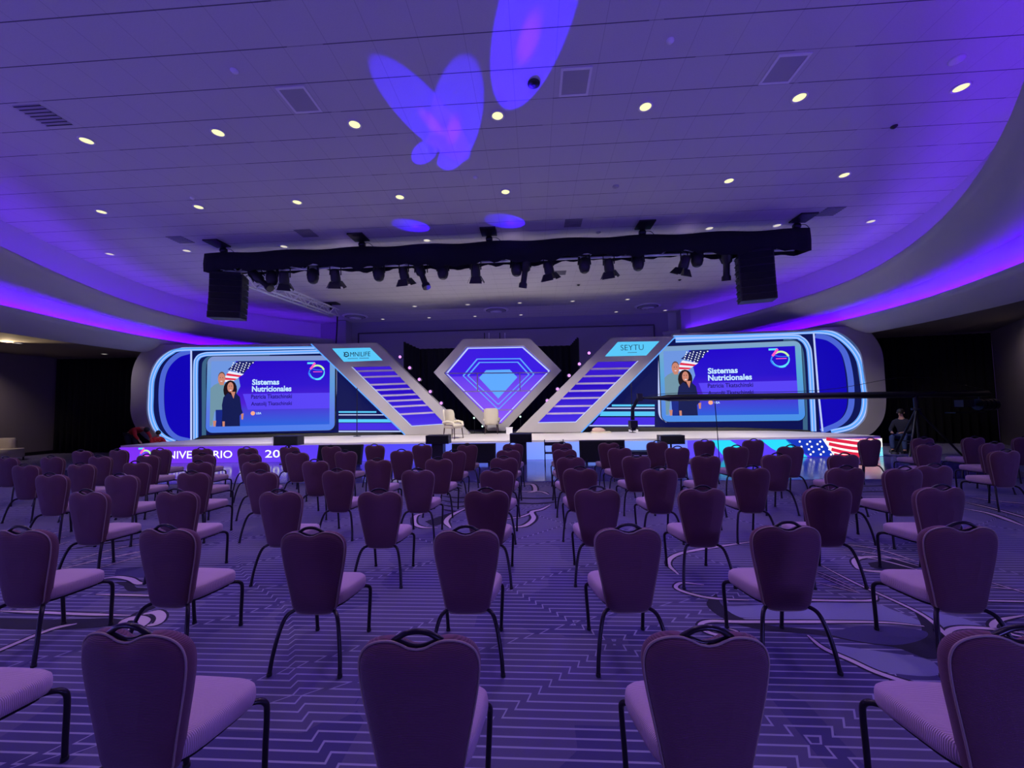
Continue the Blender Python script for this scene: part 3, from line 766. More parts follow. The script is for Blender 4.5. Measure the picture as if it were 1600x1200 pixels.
def led_screen(pl, box, off, label):
    """box: four pixel corners (left,top),(right,bottom) of the bordered slide"""
    (x0, y0), (x1, y1) = box
    s0 = pl.pix(x0, (y0+y1)/2, off)[0]; s1 = pl.pix(x1, (y0+y1)/2, off)[0]; z1 = pl.pix((x0+x1)/2, y0, off)[1]; z0 = pl.pix((x0+x1)/2, y1, off)[1]
    W_, H_ = s1-s0, z1-z0
    U = lambda u, v: (s0+u*W_, z0+v*H_)
    t = empty('led_video_screen')
    mb = MB(); mb.prism(pl.poly(rrect(s0, s1, z0, z1, .28), off-.12), pl.n*.12, M_blackp); mb.build('screen_case', None, t)
    mb = MB(); mb.add(pl.poly(rrect(s0+.02, s1-.02, z0+.02, z1-.02, .26), off+.003), [list(range(28))], G_bor)
    q = [U(.035, .085), U(.955, .085), U(.955, .93), U(.035, .93)]; mb.add(pl.poly(q, off+.006), [(0, 1, 2, 3)], G_pic)
    mb.build('display', None, t)
    p = MB(); O = off+.009
    A = lambda pts, m, k: p.add(pl.poly([U(*a) for a in pts], off+.008+.0015*k), [list(range(len(pts)))], m)
    A([(.035, .085), (.20, .085), (.20, .40), (.26, .60), (.22, .93), (.035, .93)], G_sky, 0)
    A([(.24, .93), (.37, .93), (.33, .86), (.28, .76), (.22, .80), (.16, .82)], G_star, 1)
    for k in range(5):
        c = G_wht if k % 2 == 0 else G_redl; a = k*.2; b = a+.2
        L0, L1 = Vector((.17, .80)), Vector((.115, .66)); R0, R1 = Vector((.285, .76)), Vector((.20, .66))
        A([L0.lerp(L1, a), R0.lerp(R1, a), R0.lerp(R1, b), L0.lerp(L1, b)], c, 2+k)
    for i in range(7):
        for j in range(5):
            u, v = .205+i*.025+j*-.006, .905-j*.028-(i % 2)*.012
            if u > .17+(.93-v)*-.1+.02 and u < .375-(.93-v)*.55 and v > .77: s, z = U(u, v); disc(p, pl, s, z, .028, off+.02, G_wht, 6)
    # man
    A([(.035, .60-.02), (.06, .62), (.11, .66), (.155, .63), (.19, .52), (.185, .30), (.07, .28), (.055, .10), (.035, .10)], G_shirt, 8)
    A([(.078, .30), (.17, .30), (.175, .085), (.082, .085)], G_jn, 9); A([(.06, .16), (.085, .16), (.08, .09), (.065, .085)], G_skin, 10)
    hd = [(.118+.028*math.cos(a), .70+.075*math.sin(a)) for a in [math.tau*i/14 for i in range(14)]]; A([(.105, .62), (.135, .62), (.135, .68), (.105, .68)], G_skin, 9)
    A([(x, y+.018) for x, y in hd], G_hg, 10); A(hd, G_skin, 11)
    # woman
    A([(.155+.052*math.cos(a)+.03, .555+.125*math.sin(a)) for a in [math.tau*i/16 for i in range(16)]], G_hairl, 12)
    A([(.17, .52), (.205, .47), (.23, .51), (.26, .46), (.275, .30), (.285, .26), (.262, .22), (.265, .085), (.125, .085), (.13, .25), (.125, .36), (.135, .46)], G_nav, 13)
    A([(.19, .53), (.212, .44), (.225, .53)], G_skin, 14); A([(.187+.024*math.cos(a), .59+.066*math.sin(a)) for a in [math.tau*i/14 for i in range(14)]], G_skin, 15)
    A([(.272, .24), (.292, .25), (.288, .17), (.276, .17)], G_skin, 14); A([(.132, .15), (.15, .15), (.15, .085), (.134, .085)], G_skin, 14)
    for e in (.109, .127): s, z = U(e, .715); disc(p, pl, s, z, .017, off+.032, G_hairl, 6)
    for e in (.178, .196): s, z = U(e, .605); disc(p, pl, s, z, .017, off+.034, G_hairl, 6)
    A([(.11, .672), (.126, .672), (.124, .664), (.112, .664)], G_wht, 16); A([(.18, .555), (.197, .555), (.194, .545), (.183, .545)], G_wht, 17)
    p.build('portrait_picture', None, t)
    p = MB(); a = U(.34, .295); b = U(.955, .50); p.add(pl.poly([(a[0]-.1, a[1]), (b[0], a[1]), (b[0], b[1]), (a[0]-.3, b[1])], off+.009), [(0, 1, 2, 3)], G_band); p.build('name_band', None, t)
    def tx(s, u0, u1, v0, v1, m, w):
        p = MB(); (a0, b0), (a1, b1) = U(u0, v0), U(u1, v1); text(p, pl, s, a0, a1, b0, b1, off+.013, m, w); p.build('lettering', None, t)
    tx('Sistemas', .35, .56, .615, .69, G_txt, .03); tx('Nutricionales', .35, .655, .525, .60, G_txt, .03)
    tx('Patricia Tkatschinski', .345, .66, .435, .49, G_ink, .015); tx('Anatolij Tkatschinski', .345, .66, .33, .395, G_ink, .015); tx('USA', .385, .425, .232, .26, G_txt, .02)
    p = MB(); s, z = U(.36, .247); disc(p, pl, s, z, .085, off+.012, G_or, 16); p.build('country_dot', None, t)
    p = MB(); s, z = U(.845, .79); logo30(p, pl, s, z, .36, off+.011, .2); p.build('anniversary_mark', None, t)
    tag(t, label, 'screen', 'slide screens of the two wings')
    return t


def wing(pl, PX, label, scr_box, scr_label, mirror):
    """PX maps a left-wing pixel list to this wing"""
    t = empty('scenic_wing')
    n = pl.n
    # grey rounded end panel
    out = PX['outer']; inn = PX['inner']
    sp = lambda pts, k=5: [(v.x, v.y) for v in crom([Vector((a, b, 0)) for a, b in pts], k)]
    mb = MB(); o = sp(pl.pp(out)); i = sp(pl.pp(inn))
    mb.ring(pl.poly(o, -.35), pl.poly(i, -.35), n*.40, M_set, False); mb.build('grey_end_panel', None, t)
    # deep blue recessed back panel
    mb = MB(); bk = pl.pp(PX['back'], -.30); mb.prism(pl.poly(bk, -.36), n*.06, L_navy); mb.build('blue_back_panel', None, t)
    mb = MB(); mb.prism(pl.poly(sp(pl.pp(PX['capsule'], -.22)), -.30), n*.06, L_deep); mb.build('deep_blue_capsule_panel', None, t)
    for key, w, off, m, nm in (('n1', .17, -.02, N_out, 'neon_tube'), ('n2', .17, -.16, N_mid, 'neon_tube'), ('n3', .035, -.02, N_white, 'neon_tube'), ('n4', .16, -.08, N_out, 'neon_tube'), ('n5', .13, -.10, L_teal, 'neon_tube'), ('n6', .07, -.05, N_white, 'neon_tube')):
        pts = pl.pp(PX[key], off); mb = MB(); c3 = crom([pl.w(s, z, off) for s, z in pts], 7) if key not in ('n3',) else [pl.w(s, z, off) for s, z in pts]
        # flat-faced light channel
        L = []; R = []
        for k, q in enumerate(c3):
            tt = (c3[min(k+1, len(c3)-1)]-c3[max(k-1, 0)]).normalized(); sd = tt.cross(n).normalized(); L.append(q+sd*w/2); R.append(q-sd*w/2)
        k_ = len(c3); vs = L+R+[q-n*.05 for q in L]+[q-n*.05 for q in R]
        fs = []
        for k in range(k_-1): fs += [(k, k+1, k_+k+1, k_+k), (2*k_+k, 3*k_+k, 3*k_+k+1, 2*k_+k+1), (k, 2*k_+k, 2*k_+k+1, k+1), (k_+k, k_+k+1, 3*k_+k+1, 3*k_+k)]
        mb.add(vs, fs, m)
        if key in ('n1', 'n4'):
            for e in (-.30, .34):
                Q = [q+(l-r)*e+n*.004 for q, l, r in zip(c3, L, R)]; w2 = .016
                vs = [q+(l-r).normalized()*w2 for q, l, r in zip(Q, L, R)]+[q-(l-r).normalized()*w2 for q, l, r in zip(Q, L, R)]
                mb.add(vs, [(k, k+1, k_+k+1, k_+k) for k in range(k_-1)], N_white)
        mb.build(nm, None, t)
    # LED wall beside the screen with its light lines
    mb = MB(); mb.prism(pl.poly(pl.pp(PX['ledwall'], -.30), -.34), n*.04, L_navy); lw = mb.build('led_backdrop', None, t)
    mb = MB()
    for pts, m in PX['lines']:
        q = pl.pp(pts, -.28); mb.add(pl.poly(q, -.285), [list(range(len(q)))], m)
    mb.build('light_lines', None, lw)
    mb = MB(); mb.prism(pl.poly(pl.pp(PX['kick'], -.1), -.3), n*.25, M_riser); mb.build('kick_base', None, t)
    tag(t, label, 'stage set', 'mirrored scenic wings')
    led_screen(pl, scr_box, .06, scr_label)
    return t


def arcpx(cx, cy, rx, ry, a0, a1, n=7): return [(cx+rx*math.cos(math.radians(a0+(a1-a0)*i/(n-1))), cy-ry*math.sin(math.radians(a0+(a1-a0)*i/(n-1)))) for i in range(n)]


plL = Plane((-16.0, 14.5), (-7.0, 15.75)); plR = Plane((4.0, 15.75), (12.5, 14.65))
LW = dict(
    outer=[(497, 537), (400, 538), (300, 539), (236, 539.5), (223, 550), (212, 568), (207, 590), (206, 620), (206, 646), (214, 668), (228, 684), (248, 694), (270, 695)],
    inner=[(497, 541), (400, 542), (300, 542.5), (280, 544), (262, 550), (244, 566), (234, 590), (231, 620), (231, 646), (237, 666), (247, 680), (262, 691), (275, 693)],
    back=[(275, 690), (240, 664), (233, 620), (238, 580), (262, 552), (290, 544), (400, 543), (500, 541), (524, 560), (528, 679), (400, 683)],
    capsule=[(297, 548), (280, 556), (264, 574), (257, 600), (257, 640), (264, 668), (280, 684), (297, 688)],
    n1=[(498, 542), (400, 543.5), (290, 545), (266, 551), (248, 567), (237, 592), (235, 620), (235, 645), (242, 668), (254, 682), (272, 691)],
    n2=[(296, 549), (276, 556), (259, 574), (252, 600), (252, 640), (259, 667), (274, 683), (296, 689)],
    n3=[(298, 689), (298, 620), (298, 546)],
    n4=[(305, 687), (305, 640), (305, 575), (308, 560), (318, 554), (340, 552.5), (420, 551), (505, 549)],
    n5=[(318, 685), (318, 640), (318, 578), (321, 564), (330, 558.5), (350, 557), (420, 556)],
    n6=[(522, 640), (524, 610), (524, 570), (522, 560)],
    ledwall=[(526, 545), (548, 545), (672, 676), (526, 678)],
    lines=[([(529, 642.5), (588, 642.5), (588, 645), (529, 645)], N_cy), ([(529, 647.5), (600, 647.5), (600, 649), (529, 649)], N_white), ([(529, 655), (615, 655), (615, 660), (529, 660)], N_cy), ([(529, 661), (620, 661), (625, 672), (529, 672)], L_vio), ([(529, 673), (630, 673), (632, 675), (529, 675)], N_white)],
    kick=[(318, 680), (400, 677), (640, 676), (640, 682), (400, 686), (300, 688)])
RW = dict(
    outer=[(1052, 521), (1150, 519), (1250, 515), (1344, 509.5), (1358, 519), (1371, 536), (1378, 555), (1381, 590), (1383, 625), (1380, 650), (1370, 668), (1355, 680), (1330, 684)],
    inner=[(1052, 524), (1150, 522), (1250, 518.5), (1284, 516), (1308, 519), (1330, 533), (1344, 553), (1350, 585), (1355, 620), (1352, 650), (1340, 666), (1325, 675), (1300, 678)],
    back=[(1300, 676), (1340, 655), (1352, 620), (1348, 580), (1335, 545), (1305, 522), (1250, 520), (1150, 524), (1050, 527), (1026, 545), (1026, 670), (1150, 674)],
    capsule=[(1275, 526), (1295, 532), (1312, 548), (1320, 575), (1324, 615), (1322, 640), (1308, 660), (1283, 672)],
    n1=[(1052, 526), (1150, 523), (1250, 518.5), (1285, 518), (1308, 524), (1330, 542), (1344, 565), (1350, 600), (1352, 630), (1346, 652), (1330, 667), (1300, 675)],
    n2=[(1275, 524), (1298, 530), (1318, 548), (1327, 575), (1331, 610), (1329, 640), (1315, 660), (1284, 674)],
    n3=[(1286, 674), (1279, 610), (1272, 521)],
    n4=[(1272, 674), (1270, 630), (1266, 560), (1262, 540), (1252, 529), (1235, 526), (1150, 529), (1056, 532)],
    n5=[(1259, 672), (1258, 630), (1254, 565), (1251, 545), (1244, 535), (1225, 531)],
    n6=[(1031, 548), (1030, 580), (1030, 630), (1032, 650), (1042, 659)],
    ledwall=[(1026, 540), (990, 540), (865, 672), (1026, 672)],
    lines=[([(1023, 632), (956, 632), (956, 635), (1023, 635)], N_cy), ([(1023, 637), (948, 637), (948, 639), (1023, 639)], N_white), ([(1023, 643), (940, 643), (937, 650), (1023, 650)], N_cy), ([(1023, 652), (935, 652), (925, 664), (1023, 664)], L_vio), ([(1023, 664), (922, 664), (920, 666), (1023, 666)], N_white)],
    kick=[(1262, 672), (1150, 668), (902, 668), (902, 675), (1150, 677), (1280, 678)])
wing(plL, LW, 'left rounded scenic wing with glowing blue tubes around its screen', ((322, 555.5), (524, 675)), 'left slide screen with couple, flag and Sistemas Nutricionales text', False)
wing(plR, RW, 'right rounded scenic wing with glowing blue tubes around its screen', ((1031, 536), (1256, 659)), 'right slide screen with couple, flag and Sistemas Nutricionales text', True)

# slanted legs
G_slat = gradient_glow('slat_led', [(0, (50, 16, 214)), (1, (44, 10, 204))], -8, 4, [(0, (120, 100, 250)), (.12, (74, 48, 232)), (.5, (40, 8, 190)), (1, (76, 40, 220))], .7, 4.0, 1.0, .8)
M_slat = mat('lilac_slat', (.42, .36, .52), .5)


def leg(pl, outer, sign, slat, n_slat, ys, words, label, edge):
    t = empty('slanted_scenic_frame')
    off = 0; n = pl.n; D = .30
    O, S, L = (pl.pp(q) for q in (outer, sign, slat))
    mb = MB()
    # outer: TL TR BR BL ; sign/slat: TL TR BR BL
    def q(a, b, c, d): mb.prism(pl.poly([a, b, c, d], -D), n*D, M_set)
    q(O[0], O[1], S[1], S[0])
    q(S[3], S[2], L[1], L[0]); q(L[3], L[2], O[2], O[3])
    mb.prism(pl.poly([O[0], S[0], S[3], L[0], L[3], O[3]], -D), n*D, M_set); mb.prism(pl.poly([O[1], O[2], L[2], L[1], S[2], S[1]], -D), n*D, M_set)
    mb.build('frame', None, t)
    mb = MB(); mb.prism(pl.poly(S, -.06), n*.02, N_cy); sg = mb.build('lit_sign', None, t)
    z0 = min(S[2][1], S[3][1]); z1 = max(S[0][1], S[1][1]); mb = MB()
    words(mb, pl, S, z0, z1)
    mb.build('sign_lettering', None, sg)
    mb = MB(); mb.prism(pl.poly(L, -.26), n*.02, G_slat); mb.build('led_panel', None, t)
    for k, f in enumerate(ys):
        a = (L[0][0]+(L[3][0]-L[0][0])*f, L[0][1]+(L[3][1]-L[0][1])*f); b = (L[1][0]+(L[2][0]-L[1][0])*f, L[1][1]+(L[2][1]-L[1][1])*f); mb = MB()
        mb.prism(pl.poly([(a[0], a[1]-.035), (b[0], b[1]-.035), (b[0], b[1]+.035), (a[0], a[1]+.035)], -.16), n*.10, M_slat); mb.build('slat', None, t)
    mb = MB()
    for a, b in edge: stroke(mb, pl, [L[a], L[b]], .06, -.05, N_white, 1)
    mb.build('edge_tube', None, t)
    mb = MB(); e0, e1 = (O[0], O[3]) if O[0][0] < O[1][0] and O[3][0] > O[0][0] else (O[1], O[2]); stroke(mb, pl, [e0, e1], .05, .006, N_out, 1); mb.build('outer_edge_tube', None, t)
    tag(t, label, 'stage set', 'slanted scenic frames either side of the diamond')
    return t


def words_omni(mb, pl, S, z0, z1):
    s0 = pl.pix(535, 553)[0]; s1 = pl.pix(578, 553)[0]; h = z1-z0; w = s1-s0; zb = z0+h*.38; zt = z0+h*.70
    text(mb, pl, 'MNILIFE', s0+w*.27, s1, zb, zt, -.035, L_black, 0.0)
    r = (zt-zb)*.5; cx = s0+w*.13; stroke(mb, pl, arc(cx, (zb+zt)/2, r*.95, r, 0, 360, 18), .035, -.035, L_black, 1)
    stroke(mb, pl, [(cx-r*1.3, zt), (cx-.1, zt), (cx-r*.6, (zb+zt)/2), (cx+r*.4, (zb+zt)/2)], .03, -.034, L_black, 1)
    stroke(mb, pl, arc(cx, zb+.05, r*1.3, r*.35, 190, 350, 10), .025, -.034, L_black, 1)
    stroke(mb, pl, [(s0+w*.18, z0+h*.24), (s0+w*.55, z0+h*.24)], .022, -.035, L_teal, 1); stroke(mb, pl, [(s0+w*.6, z0+h*.24), (s0+w*.95, z0+h*.24)], .022, -.035, L_teal, 1)


def words_sey(mb, pl, S, z0, z1):
    s0 = pl.pix(970, 543)[0]; s1 = pl.pix(1006, 543)[0]; h = z1-z0; text(mb, pl, 'SEYTU', s0, s1, z0+h*.40, z0+h*.78, -.035, L_black, -.01)
    stroke(mb, pl, [(s0+(s1-s0)*.3, z0+h*.24), (s0+(s1-s0)*.7, z0+h*.24)], .022, -.035, L_teal, 1)


plC = Plane((-10, 15.4), (10, 15.4))
leg(plC, [(486, 537.5), (588, 535.5), (734, 678), (633, 679.5)], [(518, 544.3), (578, 543), (598, 563), (537, 565.5)], [(548, 573), (608, 571.5), (696, 663), (642, 666.5)], 8,
    [.075, .175, .305, .395, .49, .58, .675, .80], words_omni, 'left slanted frame with blue slats and OMNILIFE sign', [(0, 3), (3, 2)])
leg(plC, [(955, 527.5), (1056, 525.5), (908, 675.5), (806, 675.5)], [(965.5, 534), (1031, 533), (1010, 555.5), (945, 557)], [(935, 564.6), (998, 563.6), (900, 660), (840, 661)], 7,
    [.12, .24, .36, .48, .60, .73, .85], words_sey, 'right slanted frame with blue slats and SEYTU sign', [(1, 2), (2, 3)])

# diamond
plD = Plane((-10, 16.3), (10, 16.3))
t = empty('diamond_scenic_frame')
do = plD.pp([(724, 530), (828, 529), (877, 579), (789, 673), (763, 673), (678, 582)]); di = plD.pp([(728.5, 541.6), (818, 540), (861, 579), (783, 662), (772, 662), (694, 583)])
mb = MB(); mb.ring(plD.poly(do, -.3), plD.poly(di, -.3), plD.n*.35, M_set); mb.build('frame', None, t)
G_dia = gradient_glow('diamond_led', [(0, (120, 60, 240)), (.5, (90, 60, 245)), (1, (110, 60, 240))], -3.6, 1.7, [(0, (150, 90, 250)), (.35, (130, 80, 244)), (.62, (100, 60, 236)), (.63, (50, 16, 224)), (1, (46, 14, 220))], .9, 4.3, 1.0, .85)
mb = MB(); mb.prism(plD.poly(di, -.22), plD.n*.03, G_dia); dp = mb.build('led_panel', None, t)


def shrink(pts, k, c): return [(c[0]+(x-c[0])*k, c[1]+(y-c[1])*k) for x, y in pts]


def outline_tube(name, pts, w, off, m, par):
    cc = (sum(p[0] for p in pts)/len(pts), sum(p[1] for p in pts)/len(pts)); L = math.sqrt((pts[0][0]-cc[0])**2+(pts[0][1]-cc[1])**2)
    mb = MB(); mb.ring(plD.poly(pts, off), plD.poly(shrink(pts, 1-w/L, cc), off), plD.n*.03, m); return mb.build(name, None, par)


outline_tube('neon_tube', plD.pp([(729.5, 542.6), (817, 541), (859.5, 579), (781, 660), (774, 660), (695.5, 583)]), .06, -.16, N_white, t)
outline_tube('neon_tube', plD.pp([(744, 559.6), (813, 559), (835, 584), (779.5, 639.5), (776.5, 639.5), (721.6, 586.6)]), .055, -.18, N_out, t)
outline_tube('neon_tube', plD.pp([(747.5, 565), (809.5, 564.5), (827.5, 584.5), (779, 632), (777, 632), (729, 586.5)]), .055, -.18, N_out, t)
mb = MB(); g = plD.pp([(759, 577.8), (796, 576.8), (808, 589), (778, 622.6), (747.5, 590)]); mb.prism(plD.poly(g, -.19), plD.n*.03, L_gem); mb.build('gem_panel', None, t)
M_line = mat('grey_divider_bar', (.25, .2, .4), .5)
for a, b in (((697, 583.4), (858, 582.2)), ((724, 611.8), (830, 610.6)), ((754, 641), (803, 640.4)), ((745.7, 583.3), (745.7, 611.6)), ((812, 582.5), (812, 611))):
    mb = MB(); (s0, z0), (s1, z1) = plD.pp([a, b], -.1); w = .02
    mb.prism(plD.poly([(s0-(w if s0 == s1 or abs(s1-s0) < .2 else 0), z0-w), (s1+(w if abs(s1-s0) < .2 else 0), z1-w*(1 if abs(s1-s0) > .2 else -1)), (s1+(w if abs(s1-s0) < .2 else 0), z1+w), (s0-(w if abs(s1-s0) < .2 else 0), z0+w)] if abs(s1-s0) > .2 else [(s0-w, z1), (s0+w, z1), (s0+w, z0), (s0-w, z0)], -.15), plD.n*.06, M_line); mb.build('divider_bar', None, t)
mb = MB(); mb.box(plD.w((do[3][0]+do[4][0])/2, .80, -.14), (1.0, .3, .38), M_riser); mb.build('base_block', None, t)
tag(t, 'grey framed diamond set piece with glowing gem panel at stage centre', 'stage set')
for i, x in enumerate((757, 764, 781, 789)):
    p = aty(x, 528, 17.0); q = aty(x, 520, 17.0); mb = MB(); mb.tube([(p.x, 17.0, .61), (p.x, 17.0, q.z)], .02, M_alu if i % 2 else M_blackm, 8); tag(mb.build('support_pole'), 'thin upright support pole poking above the diamond set piece', 'pole', 'poles behind the diamond')


# ------------------------------------------------------------------ drapes
def drape(name, pts, z0, z1, label, amp=.06, per=.28, cat='curtain'):
    """pts: plan polyline; z1 may be a list per vertex"""
    mb = MB(); P = []; tot = 0
    for k in range(len(pts)-1):
        a, b = Vector((*pts[k], 0)), Vector((*pts[k+1], 0)); L = (b-a).length; n = max(4, int(L/.07)); nn = (b-a).normalized().cross(zz)
        za = z1[k] if isinstance(z1, list) else z1; zb = z1[k+1] if isinstance(z1, list) else z1
        for i in range(n+(k == len(pts)-2)):
            f = i/n; s = tot+L*f; P.append((a.lerp(b, f)+nn*amp*math.sin(s*2*math.pi/per+.6*math.sin(s*1.7)), nn, za+(zb-za)*f))
        tot += L
    fr = [[q+Vector((0, 0, z0)) for q, nn, zt in P], [q+Vector((0, 0, zt)) for q, nn, zt in P]]
    bk = [[q-nn*.02+Vector((0, 0, z0)) for q, nn, zt in P], [q-nn*.02+Vector((0, 0, zt)) for q, nn, zt in P]]
    n = len(P); vs = fr[0]+fr[1]+bk[0]+bk[1]; fs = []
    for i in range(n-1): fs += [(i, i+1, n+i+1, n+i), (2*n+i, 3*n+i, 3*n+i+1, 2*n+i+1), (n+i, n+i+1, 3*n+i+1, 3*n+i), (i, 2*n+i, 2*n+i+1, i+1)]
    fs += [(0, n, 3*n, 2*n), (n-1, 3*n-1, 4*n-1, 2*n-1)]
    mb.add(vs, fs, M_black, True); return tag(mb.build(name), label, cat)


def X_(px, py, y): return aty(px, py, y)


a, b, c, d = X_(631, 534, 17.2), X_(655, 545, 18.4), X_(892, 539.5, 18.4), X_(903, 527, 17.2)
drape('black_stage_curtain', [(a.x, 17.2), (b.x, 18.45), (c.x, 18.45), (d.x, 17.2)], .61, [a.z, b.z, c.z, d.z], 'black curtain wall standing behind the diamond set piece')
drape('black_side_curtain', [(-21.1, 15.9), (-16.0, 16.2), (-9.9, 17.0)], 0, 4.15, 'black floor-length curtain closing the room at the left of the stage')
drape('black_side_curtain', [(8.2, 16.4), (12.5, 16.3), (17.2, 15.5)], 0, 4.15, 'black floor-length curtain closing the room at the right of the stage')

# ------------------------------------------------------------------ moving lights on the set edges
M_dotp = glow('fixture_lens_lilac_glow', (214, 140, 255), 1.7); M_dotw = glow('fixture_lens_green_white_glow', (200, 255, 235), 2.0)
fx = empty('set_edge_spotlight')
mb = MB(); mb.lathe((0, -.02, 0), [(.05, -.09), (.085, -.06), (.09, .03), (.08, .05)], M_blackp, 16, axis=(0, -1, 0)); mb.build('lamp_body', None, fx)
mb = MB(); mb.lathe((0, -.075, 0), [(.06, 0), (.055, .012), (.02, .02)], M_dotp, 14, axis=(0, -1, 0)); mb.build('glowing_lens', None, fx)
mb = MB(); mb.box((0, .08, 0), (.12, .10, .06), M_blackm); mb.build('mounting_clamp', None, fx)
reg(fx)
L1 = [(626, 558), (641, 575), (656, 593), (673, 612), (690, 630), (706, 648)]; R1 = [(920, 552), (905, 569), (889, 587), (871, 608), (855, 626)]
for i, (px, py) in enumerate(L1+R1):
    o = fx if i == 0 else copy_tree(fx); o.location = aty(px, py, 15.5)
    tag(o, (f'small lilac glowing spotlight on left slanted frame edge, {ORD[i]} from the top' if i < 6 else f'small lilac glowing spotlight on right slanted frame edge, {ORD[i-6]} from the top'), 'spotlight', 'spotlights along the slanted frames')
for i, (px, py, y, lb) in enumerate([(741, 653, 16.1, 'tiny white spotlight in the dark left of the diamond, upper one'), (754, 666, 16.1, 'tiny white spotlight in the dark left of the diamond, lower one'), (813, 651, 16.1, 'greenish white spotlight in the dark right of the diamond')]):
    o = copy_tree(fx); o.location = aty(px, py, y); o.scale = (.6, .6, .6)
    for c_ in kids[o]:
        if 'lens' in c_.name: c_.data = c_.data.copy(); c_.data.materials[0] = M_dotw
    mb = MB(); mb.tube([(0, .08, 0), (0, .08, (.612-o.location.z)/.6)], .02, M_blackm, 6); mb.build('stand', None, o)
    tag(o, lb, 'spotlight', 'small spotlights beside the diamond')

# ------------------------------------------------------------------ furniture and clutter on stage


def armchair(x, y, z, rz, label):
    t = empty('cream_armchair', (x, y, z), rz)
    mb = MB(); mb.loft([[Vector((a*.28*k, -.02+b*.27*k, h)) for a, b in arc2] for k, h in ((.92, .36), (1, .39), (1, .46), (.92, .50))], M_cream); mb.build('seat', None, t)
    mb = MB(); rings = []
    for z_, w in ((.42, .26), (.62, .29), (.85, .30), (.98, .27), (1.02, .2)):
        rings.append([Vector((a*w, .24+b*.055+.10*(z_-.42)-.12*(a*w/.3)**2, z_)) for a, b in arc2])
    mb.loft(rings, M_cream); mb.build('backrest', None, t)
    for s in (-1, 1):
        mb = MB(); mb.tube([(s*.27, .22, .56), (s*.30, .0, .60), (s*.28, -.2, .56), (s*.26, -.24, .44)], [.045, .05, .045, .04], M_cream, 10); mb.build('armrest', None, t)
        for yy in (-.22, .20): mb = MB(); mb.tube([(s*.22, yy, .38), (s*.25, yy*1.15, 0)], [.022, .012], M_dleg, 8); mb.build('leg', None, t)
    tag(t, label, 'armchair', 'cream armchairs on the stage')


arc2 = [(math.copysign(abs(math.cos(a))**.6, math.cos(a)), math.copysign(abs(math.sin(a))**.6, math.sin(a))) for a in [math.tau*i/20 for i in range(20)]]
p = atz(706, 686, .62); armchair(p.x, p.y+.2, .62, math.radians(65), 'cream tufted armchair turned sideways in front of the left slanted frame')
p = atz(774, 674, .62); armchair(p.x, 15.5, .62, math.radians(180), 'cream armchair seen from behind below the point of the diamond')
p = aty(796, 675, 15.3); mb = MB(); mb.box((p.x, 15.3, .62+.12), (.24, .24, .24), M_white); mb.box((p.x, 15.3, .87), (.27, .27, .02), M_white); tag(mb.build('small_cube_table'), 'small white cube table beside the central armchair', 'table')
p = atz(936, 675, .62); t = empty('folded_cloth_pile', (p.x, 15.3, .62)); mb = MB(); mb.box((0, 0, .02), (.75, .4, .04), M_cream); mb.build('tray', None, t)
mb = MB()
rg = []
for h, k in ((.04, 1), (.1, 1.05), (.16, .8), (.2, .4)): rg.append([Vector((-.1+k*.25*math.cos(a)*(1+.15*math.sin(3*a+h*20)), k*.14*math.sin(a)*(1+.2*math.cos(4*a)), h)) for a in [math.tau*i/18 for i in range(18)]])
mb.loft(rg, mat('beige_pink_cloth', (.5, .34, .3), .9, bump=(20, .6))); mb.build('crumpled_cloth', None, t); tag(t, 'crumpled beige cloth on a pale tray by the right slanted frame', 'cloth')
p = atz(988, 675, .62); mb = MB(); mb.box((p.x, 15.25, .62+.05), (.32, .2, .10), M_white); tag(mb.build('small_white_box'), 'small white box on the stage near the hanging camera head', 'box')
for i, (px, py0, py1, y) in enumerate([(558, 606, 678, 15.1), (986, 598, 676, 15.1)]):
    a = aty(px, py0, y); mb = MB(); t = empty('microphone_stand', (a.x, y, .62)); mb.tube([(0, 0, .02), (0, 0, a.z-.62)], .017, M_blackm); mb.build('pole', None, t); mb = MB(); mb.lathe((0, 0, 0), [(.14, 0), (.14, .015), (.03, .025)], M_blackm); mb.build('base', None, t)
    tag(t, ['thin black stand on stage between left screen and left slanted frame', 'thin black stand on stage behind the hanging camera head'][i], 'stand', 'thin black stands on stage')

# ------------------------------------------------------------------ gear at the stage front
for i, (x0, x1, yt, yb, foot) in enumerate([(668, 703, 680, 692.5, 735), (797, 831, 677.5, 690, 727)]):
    y = 11.55; a = aty(x0, yt, y); b = aty(x1, yb, y); t = empty('speaker_on_plinth', ((a.x+b.x)/2, y, .012)); w = b.x-a.x
    mb = MB(); mb.box((0, 0, b.z/2-.01), (w*.5, .35, b.z-.02), M_blackp); mb.build('plinth', None, t)
    mb = MB(); mb.box((0, 0, (a.z+b.z)/2-.012), (w, .42, a.z-b.z), M_blackp); mb.box((0, -.213, (a.z+b.z)/2-.012), (w-.05, .01, a.z-b.z-.05), M_black); mb.build('speaker_box', None, t)
    tag(t, ['black speaker on a narrow plinth before the stage, under the sideways armchair', 'black speaker on a narrow plinth before the stage, right of the central armchair'][i], 'speaker', 'speakers on plinths at the stage front')


